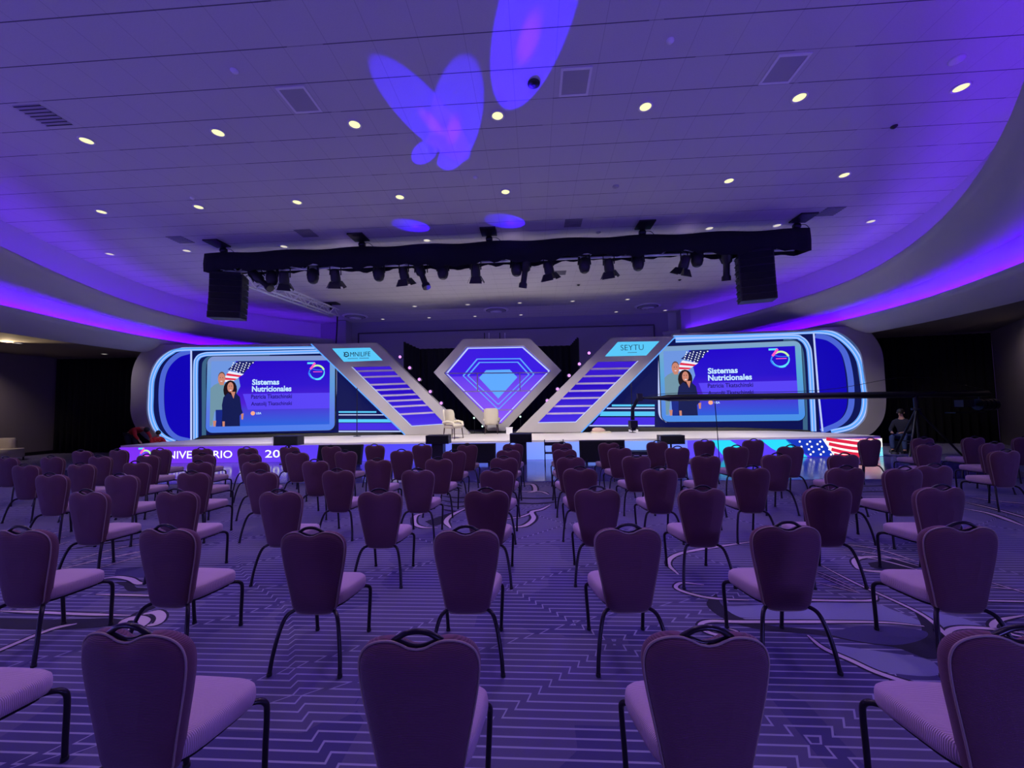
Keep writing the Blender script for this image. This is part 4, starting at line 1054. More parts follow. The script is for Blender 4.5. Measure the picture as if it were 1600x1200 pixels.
def monitor(px, y, z0, tilt, lb, name='floor_monitor_screen'):
    (x0, y0), (x1, y1) = px; a = aty(x0, y0, y); b = aty(x1, y1, y); w = b.x-a.x; h = max(.25, a.z-z0)
    t = empty(name, ((a.x+b.x)/2, y, .012)); R = Matrix.Rotation(math.radians(tilt), 3, 'X')
    mb = MB(); mb.box((0, 0, z0+h/2), (w, .08, h), M_blackp, R); mb.build('housing', None, t)
    mb = MB(); mb.box(R @ Vector((0, -.045, 0))+Vector((0, 0, z0+h/2)), (w-.08, .01, h-.08), M_black, R); mb.build('back_panel', None, t)
    for s in (-1, 1): mb = MB(); mb.box((s*w*.36, .02, (z0+.08)/2), (.06, .4, z0+.08), M_blackm); mb.build('stand_foot', None, t)
    tag(t, lb, 'monitor', 'black screens on the floor before the stage'); return t


monitor(((497, 696), (566, 728)), 11.3, .06, -14, 'black tilted confidence monitor on the floor left of the first plinth speaker')
monitor(((706, 694), (775, 727)), 11.4, .06, -6, 'black monitor on the floor between the two plinth speakers')
monitor(((905, 689), (977, 727)), 11.4, .05, -4, 'wide black monitor on the floor right of the folding chair')
for i, (x0, x1, yt, yb) in enumerate([(433, 470, 681, 695), (1029, 1067, 680, 693)]):
    y = 12.05; a = aty(x0, yt, y); b = aty(x1, yb, y); t = empty('speaker_on_stand', ((a.x+b.x)/2, y, .012)); w = b.x-a.x
    mb = MB(); mb.box((0, 0, (a.z+b.z)/2-.012), (w, .36, a.z-b.z), M_blackp); mb.box((0, -.183, (a.z+b.z)/2-.012), (w-.08, .01, a.z-b.z-.06), M_black); mb.build('speaker_box', None, t)
    mb = MB(); mb.tube([(0, 0, .02), (0, 0, b.z-.012)], .03, M_blackm); mb.box((0, 0, .012), (.4, .34, .024), M_blackm); mb.build('stand', None, t)
    mb = MB(); mb.tube([(-w/2-.02, -.19, b.z-.0), (-w/2-.02, -.19, a.z-.03)], .012, M_alu, 6); mb.build('metal_edge', None, t)
    tag(t, ['small black speaker on a stand before the left part of the stage', 'small black speaker on a stand before the right part of the stage'][i], 'speaker', 'small speakers on stands at the stage front')
a = aty(978, 706, 11.2); b = aty(1062, 728, 11.2); t = empty('equipment_case', ((a.x+b.x)/2, 11.3, .012)); mb = MB(); mb.box((0, 0, .19), (b.x-a.x, .45, .36), M_blackp); mb.build('case_body', None, t)
mb = MB(); mb.box((0, -.228, .27), (b.x-a.x, .01, .02), M_alu); mb.build('metal_edge', None, t); tag(t, 'low black equipment case on the floor below the right wedge speaker', 'case')
# dark folding chair before the lit fascia
p = atz(862, 731, 0); t = empty('folding_chair', (p.x+.1, 11.2, .012)); 
for s in (-1, 1):
    mb = MB(); mb.tube([(s*.27, .18, 0), (s*.27, -.2, .45), (s*.27, -.22, .46)], .014, M_blackm); mb.build('leg', None, t)
    mb = MB(); mb.tube([(s*.27, -.22, 0), (s*.27, .12, .5), (s*.27, .16, .72)], .014, M_blackm); mb.build('leg', None, t)
mb = MB(); mb.box((0, .13, .60), (.56, .03, .10), M_blackp); mb.build('backrest', None, t); mb = MB(); mb.box((0, -.02, .36), (.54, .36, .02), M_blackp); mb.build('seat', None, t)
tag(t, 'dark folding chair standing before the pale blue fascia', 'chair')

# ------------------------------------------------------------------ truss, drape, hoists, lanterns, line arrays
TY = 10.45
tz0, tz1 = 5.68, 6.2
def truss_obj(name, a, b, w, label):
    t = empty(name); a = Vector(a); b = Vector(b); d = (b-a).normalized(); sd = d.cross(zz).normalized(); up_ = sd.cross(d)
    cs = [sd*w/2*i+up_*w/2*j for i, j in ((-1, -1), (1, -1), (1, 1), (-1, 1))]
    for c_ in cs: mb = MB(); mb.tube([a+c_, b+c_], .032, M_alu, 8); mb.build('chord', None, t)
    n = int((b-a).length/.5); mb = MB()
    for k in range(4):
        for i in range(n): mb.tube([a.lerp(b, i/n)+cs[(k+i) % 2 and k or (k+1) % 4], a.lerp(b, (i+1)/n)+cs[(k+1) % 4 if (k+i) % 2 else k]], .016, M_alu, 6)
    mb.build('lacing', None, t); tag(t, label, 'truss'); return t


truss_obj('lighting_truss', (-9.05, TY, 5.95), (7.05, TY, 5.95), .34, 'long metal truss wrapped in black cloth above the stage front')
# cloth around the truss with a ragged hem
mb = MB(); n = 150; x0, x1 = -9.22, 7.2; F = []; 
for i in range(n+1):
    f = i/n; x = x0+(x1-x0)*f; rag = .05*math.sin(f*41)+.04*abs(math.sin(f*67+1))+.03*math.sin(f*193+2)+.05*math.sin(f*11)-.04+random.uniform(-.012, .012)
    fo = .012*math.sin(f*310)
    F.append([Vector((x, TY-.25+fo, tz0-.04+rag)), Vector((x, TY-.27+fo, tz0+.2)), Vector((x, TY-.24, tz1-.03+.02*math.sin(f*53))), Vector((x, TY+.24, tz1-.03+.02*math.sin(f*47))), Vector((x, TY+.26+fo, tz0+.2)), Vector((x, TY+.24, tz0+.02+rag*.8))])
k = 6; vs = [p for r in F for p in r]; fs = [(i*k+j, i*k+j+1, (i+1)*k+j+1, (i+1)*k+j) for i in range(n) for j in range(k-1)]
mb.add(vs, fs, M_black, True); mb.add([F[0][0], F[0][1], F[0][2], F[0][3], F[0][4], F[0][5]], [(0, 1, 2, 3, 4, 5)], M_black); mb.add([F[-1][0], F[-1][1], F[-1][2], F[-1][3], F[-1][4], F[-1][5]], [(5, 4, 3, 2, 1, 0)], M_black)
o = mb.build('truss_drape'); sm_ = o.modifiers.new('thick', 'SOLIDIFY'); sm_.thickness = .012; tag(o, 'black cloth with ragged hem hung over the long truss', 'drape')
hx = []
for i, (px, py) in enumerate([(340, 380), (552, 362), (763, 360), (1008, 350), (1250, 343)]):
    x = atz(px, py, 6.45).x; hx.append(x); t = empty('chain_hoist', (x, TY-.05, 6.45))
    mb = MB(); mb.box((0, -.25, -.02), (.42, .5, .04), M_blackp); mb.build('ceiling_plate', None, t)
    mb = MB(); mb.lathe((0, 0, -.12), [(.05, -.1), (.08, -.07), (.08, .05), (.05, .08)], M_blackm, 14, axis=(1, 0, 0)); mb.tube([(0, 0, -.04), (0, 0, -.22)], .04, M_blackm); mb.build('motor', None, t)
    mb = MB(); mb.tube(crom([(.05, 0, -.08), (.2, -.02, -.1), (.3, 0, -.18), (.32, 0, -.24)]), .008, M_blackm, 6); mb.build('cable', None, t)
    tag(t, f'black chain hoist and ceiling plate holding the draped truss, {ORD[i]} from the left', 'hoist', 'hoists along the truss')
a = Vector((-8.25, 10.8, 5.55)); b = aty(524, 489, 17.0); b.y = 17
truss_obj('ladder_truss', a, b, .30, 'bare silver truss running back under the ceiling from the draped truss')
t = empty('chain_hoist', (b.x, 16.6, 6.45)); mb = MB(); mb.box((0, 0, -.02), (.7, .4, .04), M_blackp); mb.build('ceiling_plate', None, t); mb = MB(); mb.tube([(0, 0, -.04), (0, 0, -.3)], .05, M_blackm); mb.build('motor', None, t); tag(t, 'black hoist plate at the far end of the ladder truss', 'hoist')
mb = MB(); q = b+Vector((.1, 0, 0)); mb.tube(crom([q+Vector((0, 0, -.1)), q+Vector((-.05, .05, -.8)), q+Vector((-.12, .1, -2.0)), Vector((q.x-.1, 17.2, 1.2))]), .03, M_blackm, 8); tag(mb.build('hanging_cable'), 'dark cable dropping from the end of the ladder truss', 'cable')


def lantern(kind):
    if kind == 'fresnel':
        t = empty('barndoor_lantern')
        mb = MB(); mb.tube([(-.11, 0, .02), (-.11, 0, .22), (.11, 0, .22), (.11, 0, .02)], .012, M_blackm); mb.tube([(0, 0, .22), (0, 0, .34)], .03, M_blackm); mb.build('yoke', None, t)
        ax = Vector((0, .45, -1)).normalized(); mb = MB(); mb.lathe(ax*-.14, [(.06, 0), (.09, .03), (.10, .2), (.095, .25)], M_blackp, 16, axis=ax); mb.build('lamp_body', None, t)
        u = Vector((1, 0, 0)); w = ax.cross(u)
        for s in (-1, 1):
            for d in (u, w):
                mb = MB(); c0 = ax*.11+d*s*.10; e = d.cross(ax); q = [c0-e*.09, c0+e*.09, c0+e*.13+ax*.13+d*s*.07, c0-e*.13+ax*.13+d*s*.07]; mb.prism(q, d*s*.006, M_blackp); mb.build('barn_door', None, t)
    elif kind == 'wash':
        t = empty('moving_head_lantern')
        mb = MB(); mb.box((0, 0, .26), (.22, .16, .12), M_blackp); mb.tube([(-.1, 0, .2), (-.12, 0, 0), ], .02, M_blackp); mb.tube([(.1, 0, .2), (.12, 0, 0)], .02, M_blackp); mb.build('yoke', None, t)
        mb = MB(); mb.lathe((0, 0, 0), [(.04, .15), (.09, .12), (.115, .02), (.115, -.06), (.09, -.14), (.05, -.17)], M_blackp, 16); mb.build('lamp_head', None, t)
    else:
        t = empty('profile_lantern')
        ax = Vector((.38, -.25, -1)).normalized(); mb = MB(); mb.lathe(ax*-.28, [(.08, 0), (.10, .05), (.10, .3), (.06, .34), (.06, .55), (.085, .58), (.085, .66)], M_blackp, 16, axis=ax); mb.build('lamp_barrel', None, t)
        mb = MB(); mb.tube([(-.13, 0, 0), (-.13, 0, .25), (.13, 0, .25), (.13, 0, 0)], .012, M_blackm); mb.tube([(0, 0, .25), (0, 0, .35)], .025, M_blackm); mb.build('yoke', None, t)
    return reg(t)


fr_, wa_, pf_ = lantern('fresnel'), lantern('wash'), lantern('profile')
cnt = {}
for px, py, kd, rz in [(425, 432, 'w', 0), (444, 428, 'f', .5), (489, 429, 'w', 0), (524, 427, 'f', .2), (592, 425, 'w', 0), (631, 423, 'f', -.2), (658, 425, 'p', .1), (692, 422, 'w', 0), (743, 420, 'f', .1), (807, 417, 'w', 0), (821, 420, 'p', 2.6), (857, 413, 'f', -.5), (913, 412, 'w', 0), (951, 408, 'f', -.4), (997, 408, 'w', 0), (1069, 400, 'f', .6), (1089, 402, 'w', 0), (1135, 402, 'p', 3.5), (405, 436, 'p', .1)]:
    pr = {'w': wa_, 'f': fr_, 'p': pf_}[kd]; o = pr if pr not in used else copy_tree(pr); used.add(pr)
    p = aty(px, py, TY+.05); o.location = (p.x, TY+.05, min(p.z, 5.50) if kd != 'w' else p.z-.03); o.scale = (1.35, 1.35, 1.35); o.rotation_euler = (0, 0, rz)
    if kd == 'p' and px in (405, 1135): o.rotation_euler = (0, math.radians(-30 if px == 405 else 30), rz)
    cnt.setdefault(kd, []).append((p.x, o))
for kd, nm, cat in (('w', 'egg-shaped black moving-head lamp', 'stage light'), ('f', 'barn-door lantern', 'stage light'), ('p', 'long profile lantern', 'stage light')):
    for i, (x, o) in enumerate(sorted(cnt[kd], key=lambda q: q[0])): tag(o, f'{nm} under the draped truss, {ORD[i]} of its kind from left', cat, {'w': 'moving heads under the truss', 'f': 'barn door lanterns under the truss', 'p': 'profile lanterns under the truss'}[kd])


def line_array(x, y, ztop, zbot, rz, label):
    t = empty('line_array_speaker', (x, y, 0), rz); n = 7; h = (ztop-zbot)/n
    for i in range(n):
        z = ztop-h*(i+.5); sh = -.02*i*i*.12; mb = MB()
        pr = [Vector((-.40, -.22, -h*.47)), Vector((-.40, .24, -h*.40)), Vector((-.40, .24, h*.40)), Vector((-.40, -.22, h*.47))]
        mb.prism([q+Vector((0, sh, z)) for q in pr], (.80, 0, 0), M_blackp); mb.box((0, -.225+sh, z), (.74, .012, h*.8), M_black)
        e = mb.build('speaker_cabinet', None, t)
        mb = MB(); 
        for s in (-1, 1): mb.tube([(s*.405, -.1+sh, z), (s*.44, -.05+sh, z), (s*.44, .12+sh, z), (s*.405, .16+sh, z)], .014, M_blackm, 6)
        mb.build('side_handle', None, e)
    mb = MB(); mb.box((0, 0, ztop+.03), (.7, .4, .05), M_blackm); mb.build('rigging_frame', None, t)
    for s in (-1, 1): mb = MB(); mb.tube([(s*.2, 0, ztop+.05), (s*.12, .05, ztop+.22)], .012, M_alu); mb.build('rigging_strap', None, t)
    tag(t, label, 'speaker', 'hanging speaker arrays'); return t


p = aty(360, 465, 10.4); line_array(p.x, 10.35, aty(358, 431, 10.35).z, aty(362, 500, 10.35).z, math.radians(18), 'tall black speaker array hanging under the left end of the truss')
p = aty(1178, 435, 10.4); line_array(p.x, 10.35, aty(1178, 397, 10.35).z, aty(1178, 473, 10.35).z, math.radians(-16), 'tall black speaker array hanging under the right end of the truss')

# ------------------------------------------------------------------ camera crane at the right
cy = 11.7; t = empty('camera_crane')
a = aty(1006, 621, 11.4); b = aty(1545, 622, 12.3); a.z = 1.88; b.z = 1.84
c0 = aty(1429, 632, 12.15)
mb = MB(); d = (b-a); A2 = a.lerp(b, .055)
mb.tube([a, A2, a.lerp(b, .07)], [.02, .07, .10], M_blackm, 8); mb.tube([a.lerp(b, .07), b], .095, M_blackm, 4, flat=1); mb.build('arm', None, t)
mb = MB(); mb.tube(crom([a+Vector((0, 0, .03)), a.lerp(b, .1)+Vector((0, 0, .14)), a.lerp(b, .5)+Vector((0, 0, .16)), a.lerp(b, .78)+Vector((0, 0, .52)), b+Vector((0, 0, .1))]), .008, M_blackm, 6); mb.build('stay_cable', None, t)
mb = MB(); mb.tube([a, a+Vector((-.12, 0, .04)), a+Vector((-.22, 0, -.1)), a+Vector((-.33, 0, -.3)), a+Vector((-.34, 0, -.62))], [.04, .06, .05, .05, .06], M_blackm, 8); mb.box(a+Vector((-.12, 0, .03)), (.14, .14, .22), M_blackp); mb.build('pan_bracket', None, t)
mb = MB(); mb.box(a+Vector((-.34, -.02, -.74)), (.20, .30, .20), M_blackp); mb.lathe(a+Vector((-.34, .12, -.72)), [(.06, 0), (.07, .16), (.06, .18)], M_blackp, 14, axis=(0, 1, 0)); mb.box(a+Vector((-.34, -.02, -.88)), (.12, .14, .08), M_blackm); mb.build('camera_head', None, t)
mb = MB(); 
for k in range(4): mb.lathe(b+Vector((-.1-.12*k, -.12, -.32)), [(.17, 0), (.17, .09)], M_blackm, 18, axis=(1, 0, 0))
mb.tube([b+Vector((-.5, -.12, -.32)), b+Vector((0, -.12, -.32))], .03, M_blackm); mb.tube([b+Vector((-.3, 0, 0)), b+Vector((-.3, -.1, -.3))], .03, M_blackm); mb.build('counterweight', None, t)
mb = MB(); mb.box(b+Vector((-.75, -.05, -.28)), (.30, .25, .2), M_blackp); mb.box(b+Vector((-.72, -.06, -.55)), (.9, .3, .03), M_blackm); mb.build('control_box', None, t)
piv = Vector((c0.x, 12.1, 1.42)); mb = MB(); mb.tube([piv+Vector((0, 0, .4)), piv], .06, M_blackm); mb.lathe(piv, [(.12, -.03), (.12, .03)], M_blackm, 16); mb.build('pivot', None, t)
for k, (ft) in enumerate([(c0.x-.62, 11.75), (c0.x+1.0, 11.9), (c0.x+.05, 12.95)]):
    F_ = Vector((*ft, .03)); mb = MB(); mb.tube([piv, piv.lerp(F_, .98)], [.035, .028], M_blackm); mb.lathe(F_+Vector((0, 0, -.03)), [(.10, 0), (.10, .05), (.04, .07)], M_blackp, 14); mb.build('leg', None, t)
    mb = MB(); mb.tube([piv.lerp(F_, .7), Vector((piv.x, piv.y, .45))], .014, M_blackm); mb.build('brace', None, t)
mb = MB(); mb.tube([piv, (piv.x, piv.y, .4)], .03, M_blackm); mb.build('centre_column', None, t)
finish(t, (piv.x, piv.y, 0)); tag(t, 'black camera crane on a tripod, its long arm reaching left across the stage', 'camera crane')
q = aty(1118, 626, 11.45); q2 = aty(1120, 735, 11.45); mb = MB(); mb.tube([(q.x, 11.5, 1.80), (q.x+.02, 11.48, 1.0), (q.x+.03, 11.45, .03)], .012, M_blackm, 6); tag(mb.build('hanging_cable'), 'thin dark cord hanging from the crane arm to the floor', 'cord')


# ------------------------------------------------------------------ people
def skin_mesh(name, joints, edges, m, parent, sub=2):
    me = bpy.data.meshes.new(name); me.from_pydata([j[0] for j in joints], edges, []); o = bpy.data.objects.new(name, me); C.objects.link(o); o.parent = parent
    sk = o.modifiers.new('skin', 'SKIN'); sk.use_smooth_shade = True
    if not me.skin_vertices: me.skin_vertices.new(name='')
    for i, j in enumerate(joints): r = j[1]; me.skin_vertices[0].data[i].radius = (r, r) if not isinstance(r, tuple) else r; me.skin_vertices[0].data[i].use_root = (i == 0)
    ss = o.modifiers.new('sub', 'SUBSURF'); ss.levels = sub; ss.render_levels = sub
    me.materials.append(m); return o


def person(loc, rz, J, label, top, trousers):
    """J: dict of joints pelvis chest neck head (elbow hand knee foot)x2 in local metres, figure faces -Y"""
    t = empty('person', loc, rz); V = lambda k: Vector(J[k])
    pel, ch, nk, hd = V('pelvis'), V('chest'), V('neck'), V('head')
    j = [(pel, .10), (pel.lerp(ch, .5), .10), (ch, .11), (nk, .052), (nk.lerp(hd, .5), .05), (hd, (.078, .09)), (hd+(hd-nk).normalized()*.09, .06)]; e = [(0, 1), (1, 2), (2, 3), (3, 4), (4, 5), (5, 6)]
    for s in ('l', 'r'):
        sh, el, ha = V('sh_'+s), V('el_'+s), V('ha_'+s); b = len(j); d = (ha-el).normalized()
        j += [(sh, .05), (el, .036), (ha, .024), (ha+d*.06, (.038, .018))]; e += [(2, b), (b, b+1), (b+1, b+2), (b+2, b+3)]
        side = d.cross(Vector((0, 0, 1))); side = side.normalized() if side.length > .1 else Vector((1, 0, 0))
        for k in range(4): j.append((ha+d*(.125+.012*(k in (1, 2)))+side*(.027-.018*k), .0085)); e.append((b+3, len(j)-1))
        j.append((ha+d*.07+side*.055, .010)); e.append((b+3, len(j)-1))
        hp, kn, ft = V('hip_'+s), V('kn_'+s), V('ft_'+s); b = len(j); j += [(hp, .085), (kn, .058), (ft, .038), (ft+Vector((0, -.15, -.03)), .034)]; e += [(0, b), (b, b+1), (b+1, b+2), (b+2, b+3)]
    skin_mesh('body', j, e, M_skin, t)
    j = [(pel+(pel-ch)*.05, .135), (pel.lerp(ch, .5), .14), (ch, .15), (ch.lerp(nk, .92), .088)]; e = [(0, 1), (1, 2), (2, 3)]
    for s in ('l', 'r'): b = len(j); j += [(V('sh_'+s), .075), (V('el_'+s), .055), (V('el_'+s).lerp(V('ha_'+s), .85), .042)]; e += [(2, b), (b, b+1), (b+1, b+2)]
    skin_mesh('jacket', j, e, top, t)
    j = [(pel, .138)]; e = []
    for s in ('l', 'r'): b = len(j); j += [(V('hip_'+s), .10), (V('kn_'+s), .075), (V('ft_'+s).lerp(V('kn_'+s), .08), .058)]; e += [(0, b), (b, b+1), (b+1, b+2)]
    skin_mesh('trousers', j, e, trousers, t)
    for s in ('l', 'r'): ft = V('ft_'+s); mb = MB(); mb.loft([[ft+Vector((.05*k*a, -.06+.14*k*b2, h)) for a, b2 in arc2] for k, h in ((1, -.06), (1, -.02), (.7, .02))], M_blackp); mb.build('shoe', None, t)
    up_ = (hd-nk).normalized(); mb = MB()
    q = zz.rotation_difference(up_); rg = []
    for h, r in ((-.02, .086), (.03, .098), (.08, .088), (.12, .05), (.135, .01)): rg.append([hd+q @ Vector((r*.92*math.cos(a), .018+r*math.sin(a), h)) for a in [math.tau*i/16 for i in range(16)]])
    mb.loft(rg, M_hair); mb.build('hair', None, t)
    mb = MB(); F_ = q @ Vector((0, -1, 0))
    for s in (-1, 1): mb.lathe(hd+q @ Vector((s*.032, -.082, .012)), [(.012, 0), (.010, .006)], M_hair, 8, axis=F_)
    mb.build('eyes', None, t)
    mb = MB(); mb.tube([hd+q @ Vector((0, -.085, .01)), hd+q @ Vector((0, -.108, -.025)), hd+q @ Vector((0, -.09, -.035))], [.009, .014, .008], M_skin, 8); mb.build('nose', None, t)
    mb = MB(); mb.tube([hd+q @ Vector((-.025, -.082, -.058)), hd+q @ Vector((0, -.09, -.06)), hd+q @ Vector((.025, -.082, -.058))], .006, M_red, 6); mb.build('mouth', None, t)
    for s in (-1, 1): mb = MB(); mb.tube([hd+q @ Vector((s*.082, 0, .02)), hd+q @ Vector((s*.092, .006, 0)), hd+q @ Vector((s*.082, 0, -.025))], [.012, .014, .008], M_skin, 8); mb.build('ear', None, t)
    tag(t, label, 'person'); return t


# bending over at the left end of the stage, facing the set (+x)
pA = aty(210, 690, 13.6)
bend = dict(pelvis=(0, .25, .92), chest=(0, -.18, 1.12), neck=(0, -.36, 1.12), head=(0, -.50, 1.06), sh_l=(-.19, -.2, 1.08), el_l=(-.24, -.34, .84), ha_l=(-.2, -.48, .66), sh_r=(.19, -.2, 1.08), el_r=(.24, -.36, .84), ha_r=(.2, -.50, .68),
            hip_l=(-.10, .26, .86), kn_l=(-.12, .14, .48), ft_l=(-.12, .24, .08), hip_r=(.10, .26, .86), kn_r=(.14, .16, .48), ft_r=(.14, .26, .08))
person((pA.x-.62, 14.2, 0), math.radians(82), bend, 'person in red jacket bending over at the left end of the stage', M_red, M_dark)
pB = aty(252, 682, 13.6)
crou = dict(pelvis=(0, .2, .42), chest=(0, -.05, .82), neck=(0, -.14, .98), head=(0, -.20, 1.08), sh_l=(-.19, -.06, .80), el_l=(-.22, -.30, .66), ha_l=(-.12, -.48, .70), sh_r=(.19, -.06, .80), el_r=(.22, -.30, .66), ha_r=(.12, -.48, .70),
            hip_l=(-.11, .18, .40), kn_l=(-.16, -.26, .50), ft_l=(-.15, -.10, .08), hip_r=(.11, .18, .40), kn_r=(.16, -.22, .42), ft_r=(.15, .02, .08))
pq = person((pB.x-.52, 13.95, 0), math.radians(55), crou, 'person in red jacket crouching low beside the rounded left wing', M_red, M_dark)
pq.scale = (.86, .86, .86)
pC = atz(1412, 716, 0)
sit = dict(pelvis=(0, .1, .52), chest=(0, .0, .98), neck=(0, -.02, 1.14), head=(0, -.05, 1.28), sh_l=(-.19, 0, .96), el_l=(-.25, -.12, .72), ha_l=(-.14, -.34, .66), sh_r=(.19, 0, .96), el_r=(.25, -.12, .72), ha_r=(.12, -.36, .66),
           hip_l=(-.1, .08, .5), kn_l=(-.15, -.36, .52), ft_l=(-.15, -.34, .08), hip_r=(.1, .08, .5), kn_r=(.15, -.36, .52), ft_r=(.15, -.38, .08))
pC = aty(1412, 700, 13.3)
person((pC.x, 13.3, 0), math.radians(-60), sit, 'person in dark top and blue jeans sitting behind the crane tripod', M_dark, M_jean)
t = empty('road_case', (pC.x+.1, 13.36, 0)); mb = MB(); mb.box((0, 0, .18), (.5, .45, .34), M_blackp); mb.build('case_body', None, t); mb = MB(); mb.box((0, -.228, .3), (.55, .01, .02), M_alu); mb.build('metal_edge', None, t); tag(t, 'black road case used as a seat behind the crane tripod', 'case')

# pale sofa by the left wall
p = atz(8, 716, 0); sx_ = aty(26, 704, 13.5).x; t = empty('pale_sofa', (sx_-.62, 13.5, 0)); t.scale = (.6, 1, 1)
mb = MB(); mb.loft([[Vector((a*1.0*k, b*.42*k, h)) for a, b in arc2] for k, h in ((.96, .12), (1, .16), (1, .40), (.96, .45))], M_cream); mb.build('seat', None, t)
mb = MB(); mb.loft([[Vector((-.25+a*.55*k, .25+b*.12*k, h)) for a, b in arc2] for k, h in ((1, .40), (1, .6), (.95, .78), (.8, .84))], M_cream); mb.build('backrest', None, t)
for sx in (-1, 1):
    for sy in (-1, 1): mb = MB(); mb.tube([(sx*.8, sy*.3, .14), (sx*.8, sy*.3, 0)], .025, M_dleg); mb.build('leg', None, t)
tag(t, 'pale sofa standing against the wall at the far left', 'sofa')

# ------------------------------------------------------------------ banquet chairs


def chair_proto():
    t = empty('banquet_chair')
    half = [(0, .345), (.08, .346), (.125, .356), (.148, .385), (.157, .43), (.170, .50), (.186, .58), (.202, .66), (.214, .73), (.220, .79), (.217, .828), (.205, .859), (.182, .883), (.150, .899), (.115, .906), (.085, .905), (.058, .896), (.03, .883)]
    hs = crom([Vector((a, 0, b)) for a, b in half]+[Vector((0, 0, .878))], 3)
    right = [(v.x, v.z) for v in hs]; ol = right+[(-x, z) for x, z in right[-2:0:-1]]
    cx, cz = 0, .64
    def yb(x, z): return -.175-(z-.40)*.095-.35*x*x*-1.0*0+.0 if False else -.172-(z-.40)*.10+.55*x*x
    def ringf(k, dy, kz=None):
        kz = kz or k; r = []
        for x, z in ol: X2 = cx+(x-cx)*k; Z2 = cz+(z-cz)*kz; r.append(Vector((X2, yb(X2, Z2)+dy, Z2)))
        return r
    mb = MB()
    R = [ringf(.35, -.030), ringf(.7, -.028), ringf(.90, -.022), ringf(.975, -.012), ringf(1, .0)]
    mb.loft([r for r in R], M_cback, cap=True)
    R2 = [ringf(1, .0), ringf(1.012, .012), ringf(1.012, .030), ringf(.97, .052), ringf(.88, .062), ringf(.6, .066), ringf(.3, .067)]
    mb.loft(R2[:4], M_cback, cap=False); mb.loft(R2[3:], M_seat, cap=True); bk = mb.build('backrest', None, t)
    pp = ringf(1.006, -.004); mb = MB(); mb.tube(pp, .0042, M_pipe, 6, closed=True); mb.build('piping', None, bk)
    mb = MB(); arcp = [Vector((.092, 0, .900)), Vector((.070, 0, .914)), Vector((.040, 0, .931)), Vector((0, 0, .938)), Vector((-.040, 0, .931)), Vector((-.070, 0, .914)), Vector((-.092, 0, .900))]
    arcp = [Vector((v.x, yb(v.x, v.z)+.012, v.z)) for v in crom(arcp, 4)]; mb.tube(arcp, [.0105]*len(arcp), M_cleg, 8)
    dip = [Vector((v.x, yb(v.x, v.z)+.012, v.z)) for v in crom([Vector((.090, 0, .905)), Vector((.060, 0, .899)), Vector((.03, 0, .888)), Vector((0, 0, .883)), Vector((-.03, 0, .888)), Vector((-.060, 0, .899)), Vector((-.090, 0, .905))], 3)]
    mb.tube(dip, .008, M_cleg, 6); mb.build('handle', None, t)
    # seat
    def sl(k, z, dx=0):
        r = []
        for i in range(36):
            a = math.tau*i/36; c, s = math.cos(a), math.sin(a); sx = math.copysign(abs(c)**.42, c); sy = math.copysign(abs(s)**.42, s)
            y = .032+sy*.188*k; w = (.160+.070*min(1, (y+.2)/.36))*k; r.append(Vector((sx*w, y, z)))
        return r
    mb = MB(); mb.loft([sl(.90, .378), sl(.975, .386), sl(1, .405), sl(1.0, .435), sl(.985, .455), sl(.93, .468), sl(.75, .474), sl(.4, .477)], M_seat); mb.build('seat', None, t)
    mb = MB(); mb.loft([sl(.86, .362), sl(.86, .379)], M_cleg, smooth=False); mb.build('seat_frame', None, t)
    for s in (-1, 1):
        mb = MB(); mb.tube(crom([(s*.15, .17, .366), (s*.195, .205, .366), (s*.221, .228, .345), (s*.222, .240, .29), (s*.212, .246, .12), (s*.207, .250, .012)], 4), .0135, M_cleg, 10); mb.lathe((s*.207, .25, 0), [(.016, 0), (.017, .018)], M_blackp, 10); mb.build('leg', None, t)
        mb = MB(); mb.tube(crom([(s*.10, -.13, .366), (s*.150, -.165, .360), (s*.182, -.195, .330), (s*.208, -.225, .24), (s*.228, -.25, .12), (s*.238, -.268, .012)], 4), .0135, M_cleg, 10); mb.lathe((s*.238, -.268, 0), [(.016, 0), (.017, .018)], M_blackp, 10); mb.build('leg', None, t)
    return reg(t)


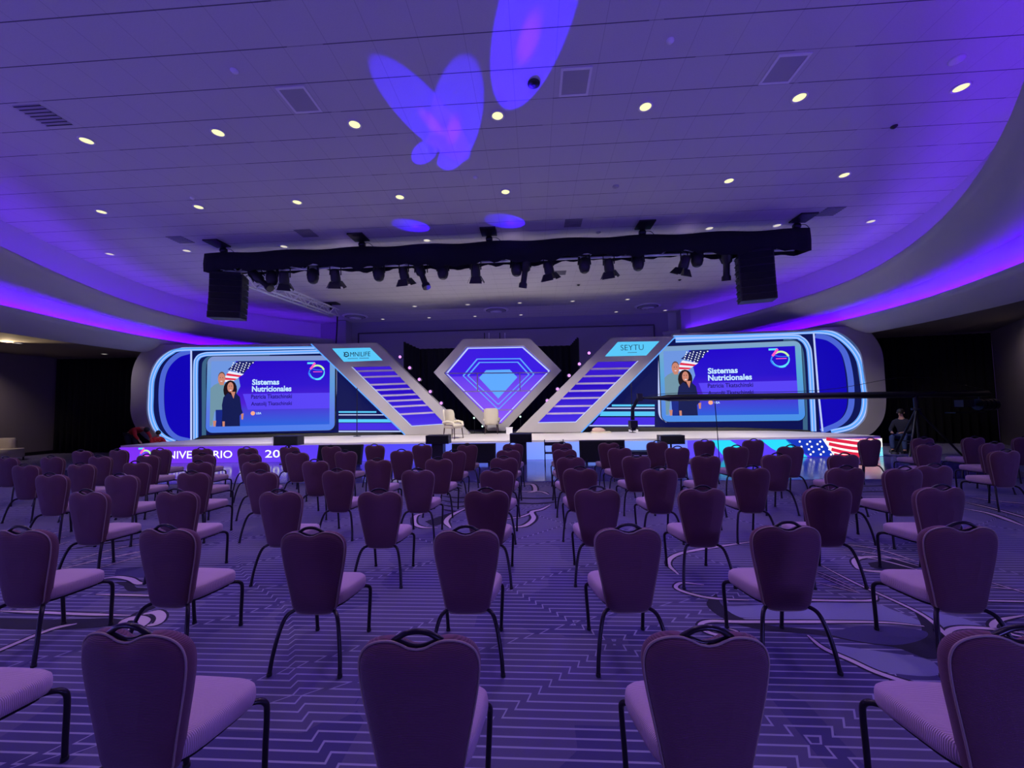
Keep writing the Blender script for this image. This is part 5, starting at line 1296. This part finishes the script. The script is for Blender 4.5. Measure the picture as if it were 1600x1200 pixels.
ch0 = chair_proto()
rowsC = [('nearest', [(-2.62, 1.46), (-1.55, 1.43), (-.45, 1.42), (.6, 1.47), (1.70, 1.50)]),
         ('second', [(-3.73, 2.63), (-2.64, 2.66), (-1.54, 2.60), (-.49, 2.63), (.6, 2.67), (1.66, 2.72), (2.75, 2.71), (3.98, 2.72)]),
         ('third', [(-4.75, 3.88), (-3.76, 3.87), (-2.61, 3.84), (-1.57, 3.82), (-.49, 3.84), (.6, 3.88), (1.59, 3.87), (2.77, 3.89), (3.76, 3.87)]),
         ('fourth', [(-6.64, 4.97), (-5.53, 4.89), (-4.65, 5.03), (-3.67, 5.03), (-2.67, 5.12), (-1.56, 5.08), (-.5, 5.02), (.58, 5.10), (1.56, 5.02), (2.7, 5.05), (3.78, 5.0), (4.36, 4.90), (4.90, 5.10)]),
         ('fifth', [(-8.34, 5.9), (-7.43, 5.95), (-6.61, 6.08), (-5.47, 6.05), (-4.49, 6.0), (-3.53, 6.06), (-2.52, 6.11), (-1.55, 6.17), (-.51, 6.2), (.54, 6.18), (1.58, 6.25), (2.62, 6.17), (3.72, 6.25), (4.65, 6.17), (7.21, 6.42)]),
         ('sixth', [(-10.18, 6.93), (-9.29, 6.96), (-8.34, 6.99), (-7.44, 7.06), (-6.35, 7.10), (-5.46, 7.14), (-4.58, 7.22), (-3.68, 7.36), (-2.58, 7.36), (-1.53, 7.20), (-.51, 7.25), (.54, 7.25), (1.57, 7.40), (2.61, 7.35), (3.70, 7.40), (4.63, 7.34), (7.05, 7.40), (8.22, 7.5)]),
         ('seventh', [(-9.97, 8.0), (-9.25, 8.13), (-8.30, 8.16), (-7.37, 8.19), (-6.35, 8.23), (-5.45, 8.33), (-4.52, 8.38), (-3.57, 8.48), (-2.48, 8.42), (-1.48, 8.34), (-.49, 8.43), (.57, 8.45), (1.55, 8.38), (2.6, 8.47), (3.62, 8.58), (4.65, 8.6), (6.90, 8.45), (8.03, 8.55), (9.02, 8.55), (9.88, 8.45)])]
first = True
for rn, L in rowsC:
    for i, (x, y) in enumerate(L):
        o = ch0 if first else copy_tree(ch0); first = False
        gz = .0125 if y+.22 > 8.92+.27 else 0.0
        o.location = (x, y+.215, .0032 if not gz else .0032); o.rotation_euler = (0, 0, random.uniform(-.05, .05)+(.0 if x < 6 else .06))
        o['rn'] = rn
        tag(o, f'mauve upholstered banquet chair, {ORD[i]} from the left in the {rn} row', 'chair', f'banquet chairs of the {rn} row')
        del o['rn']
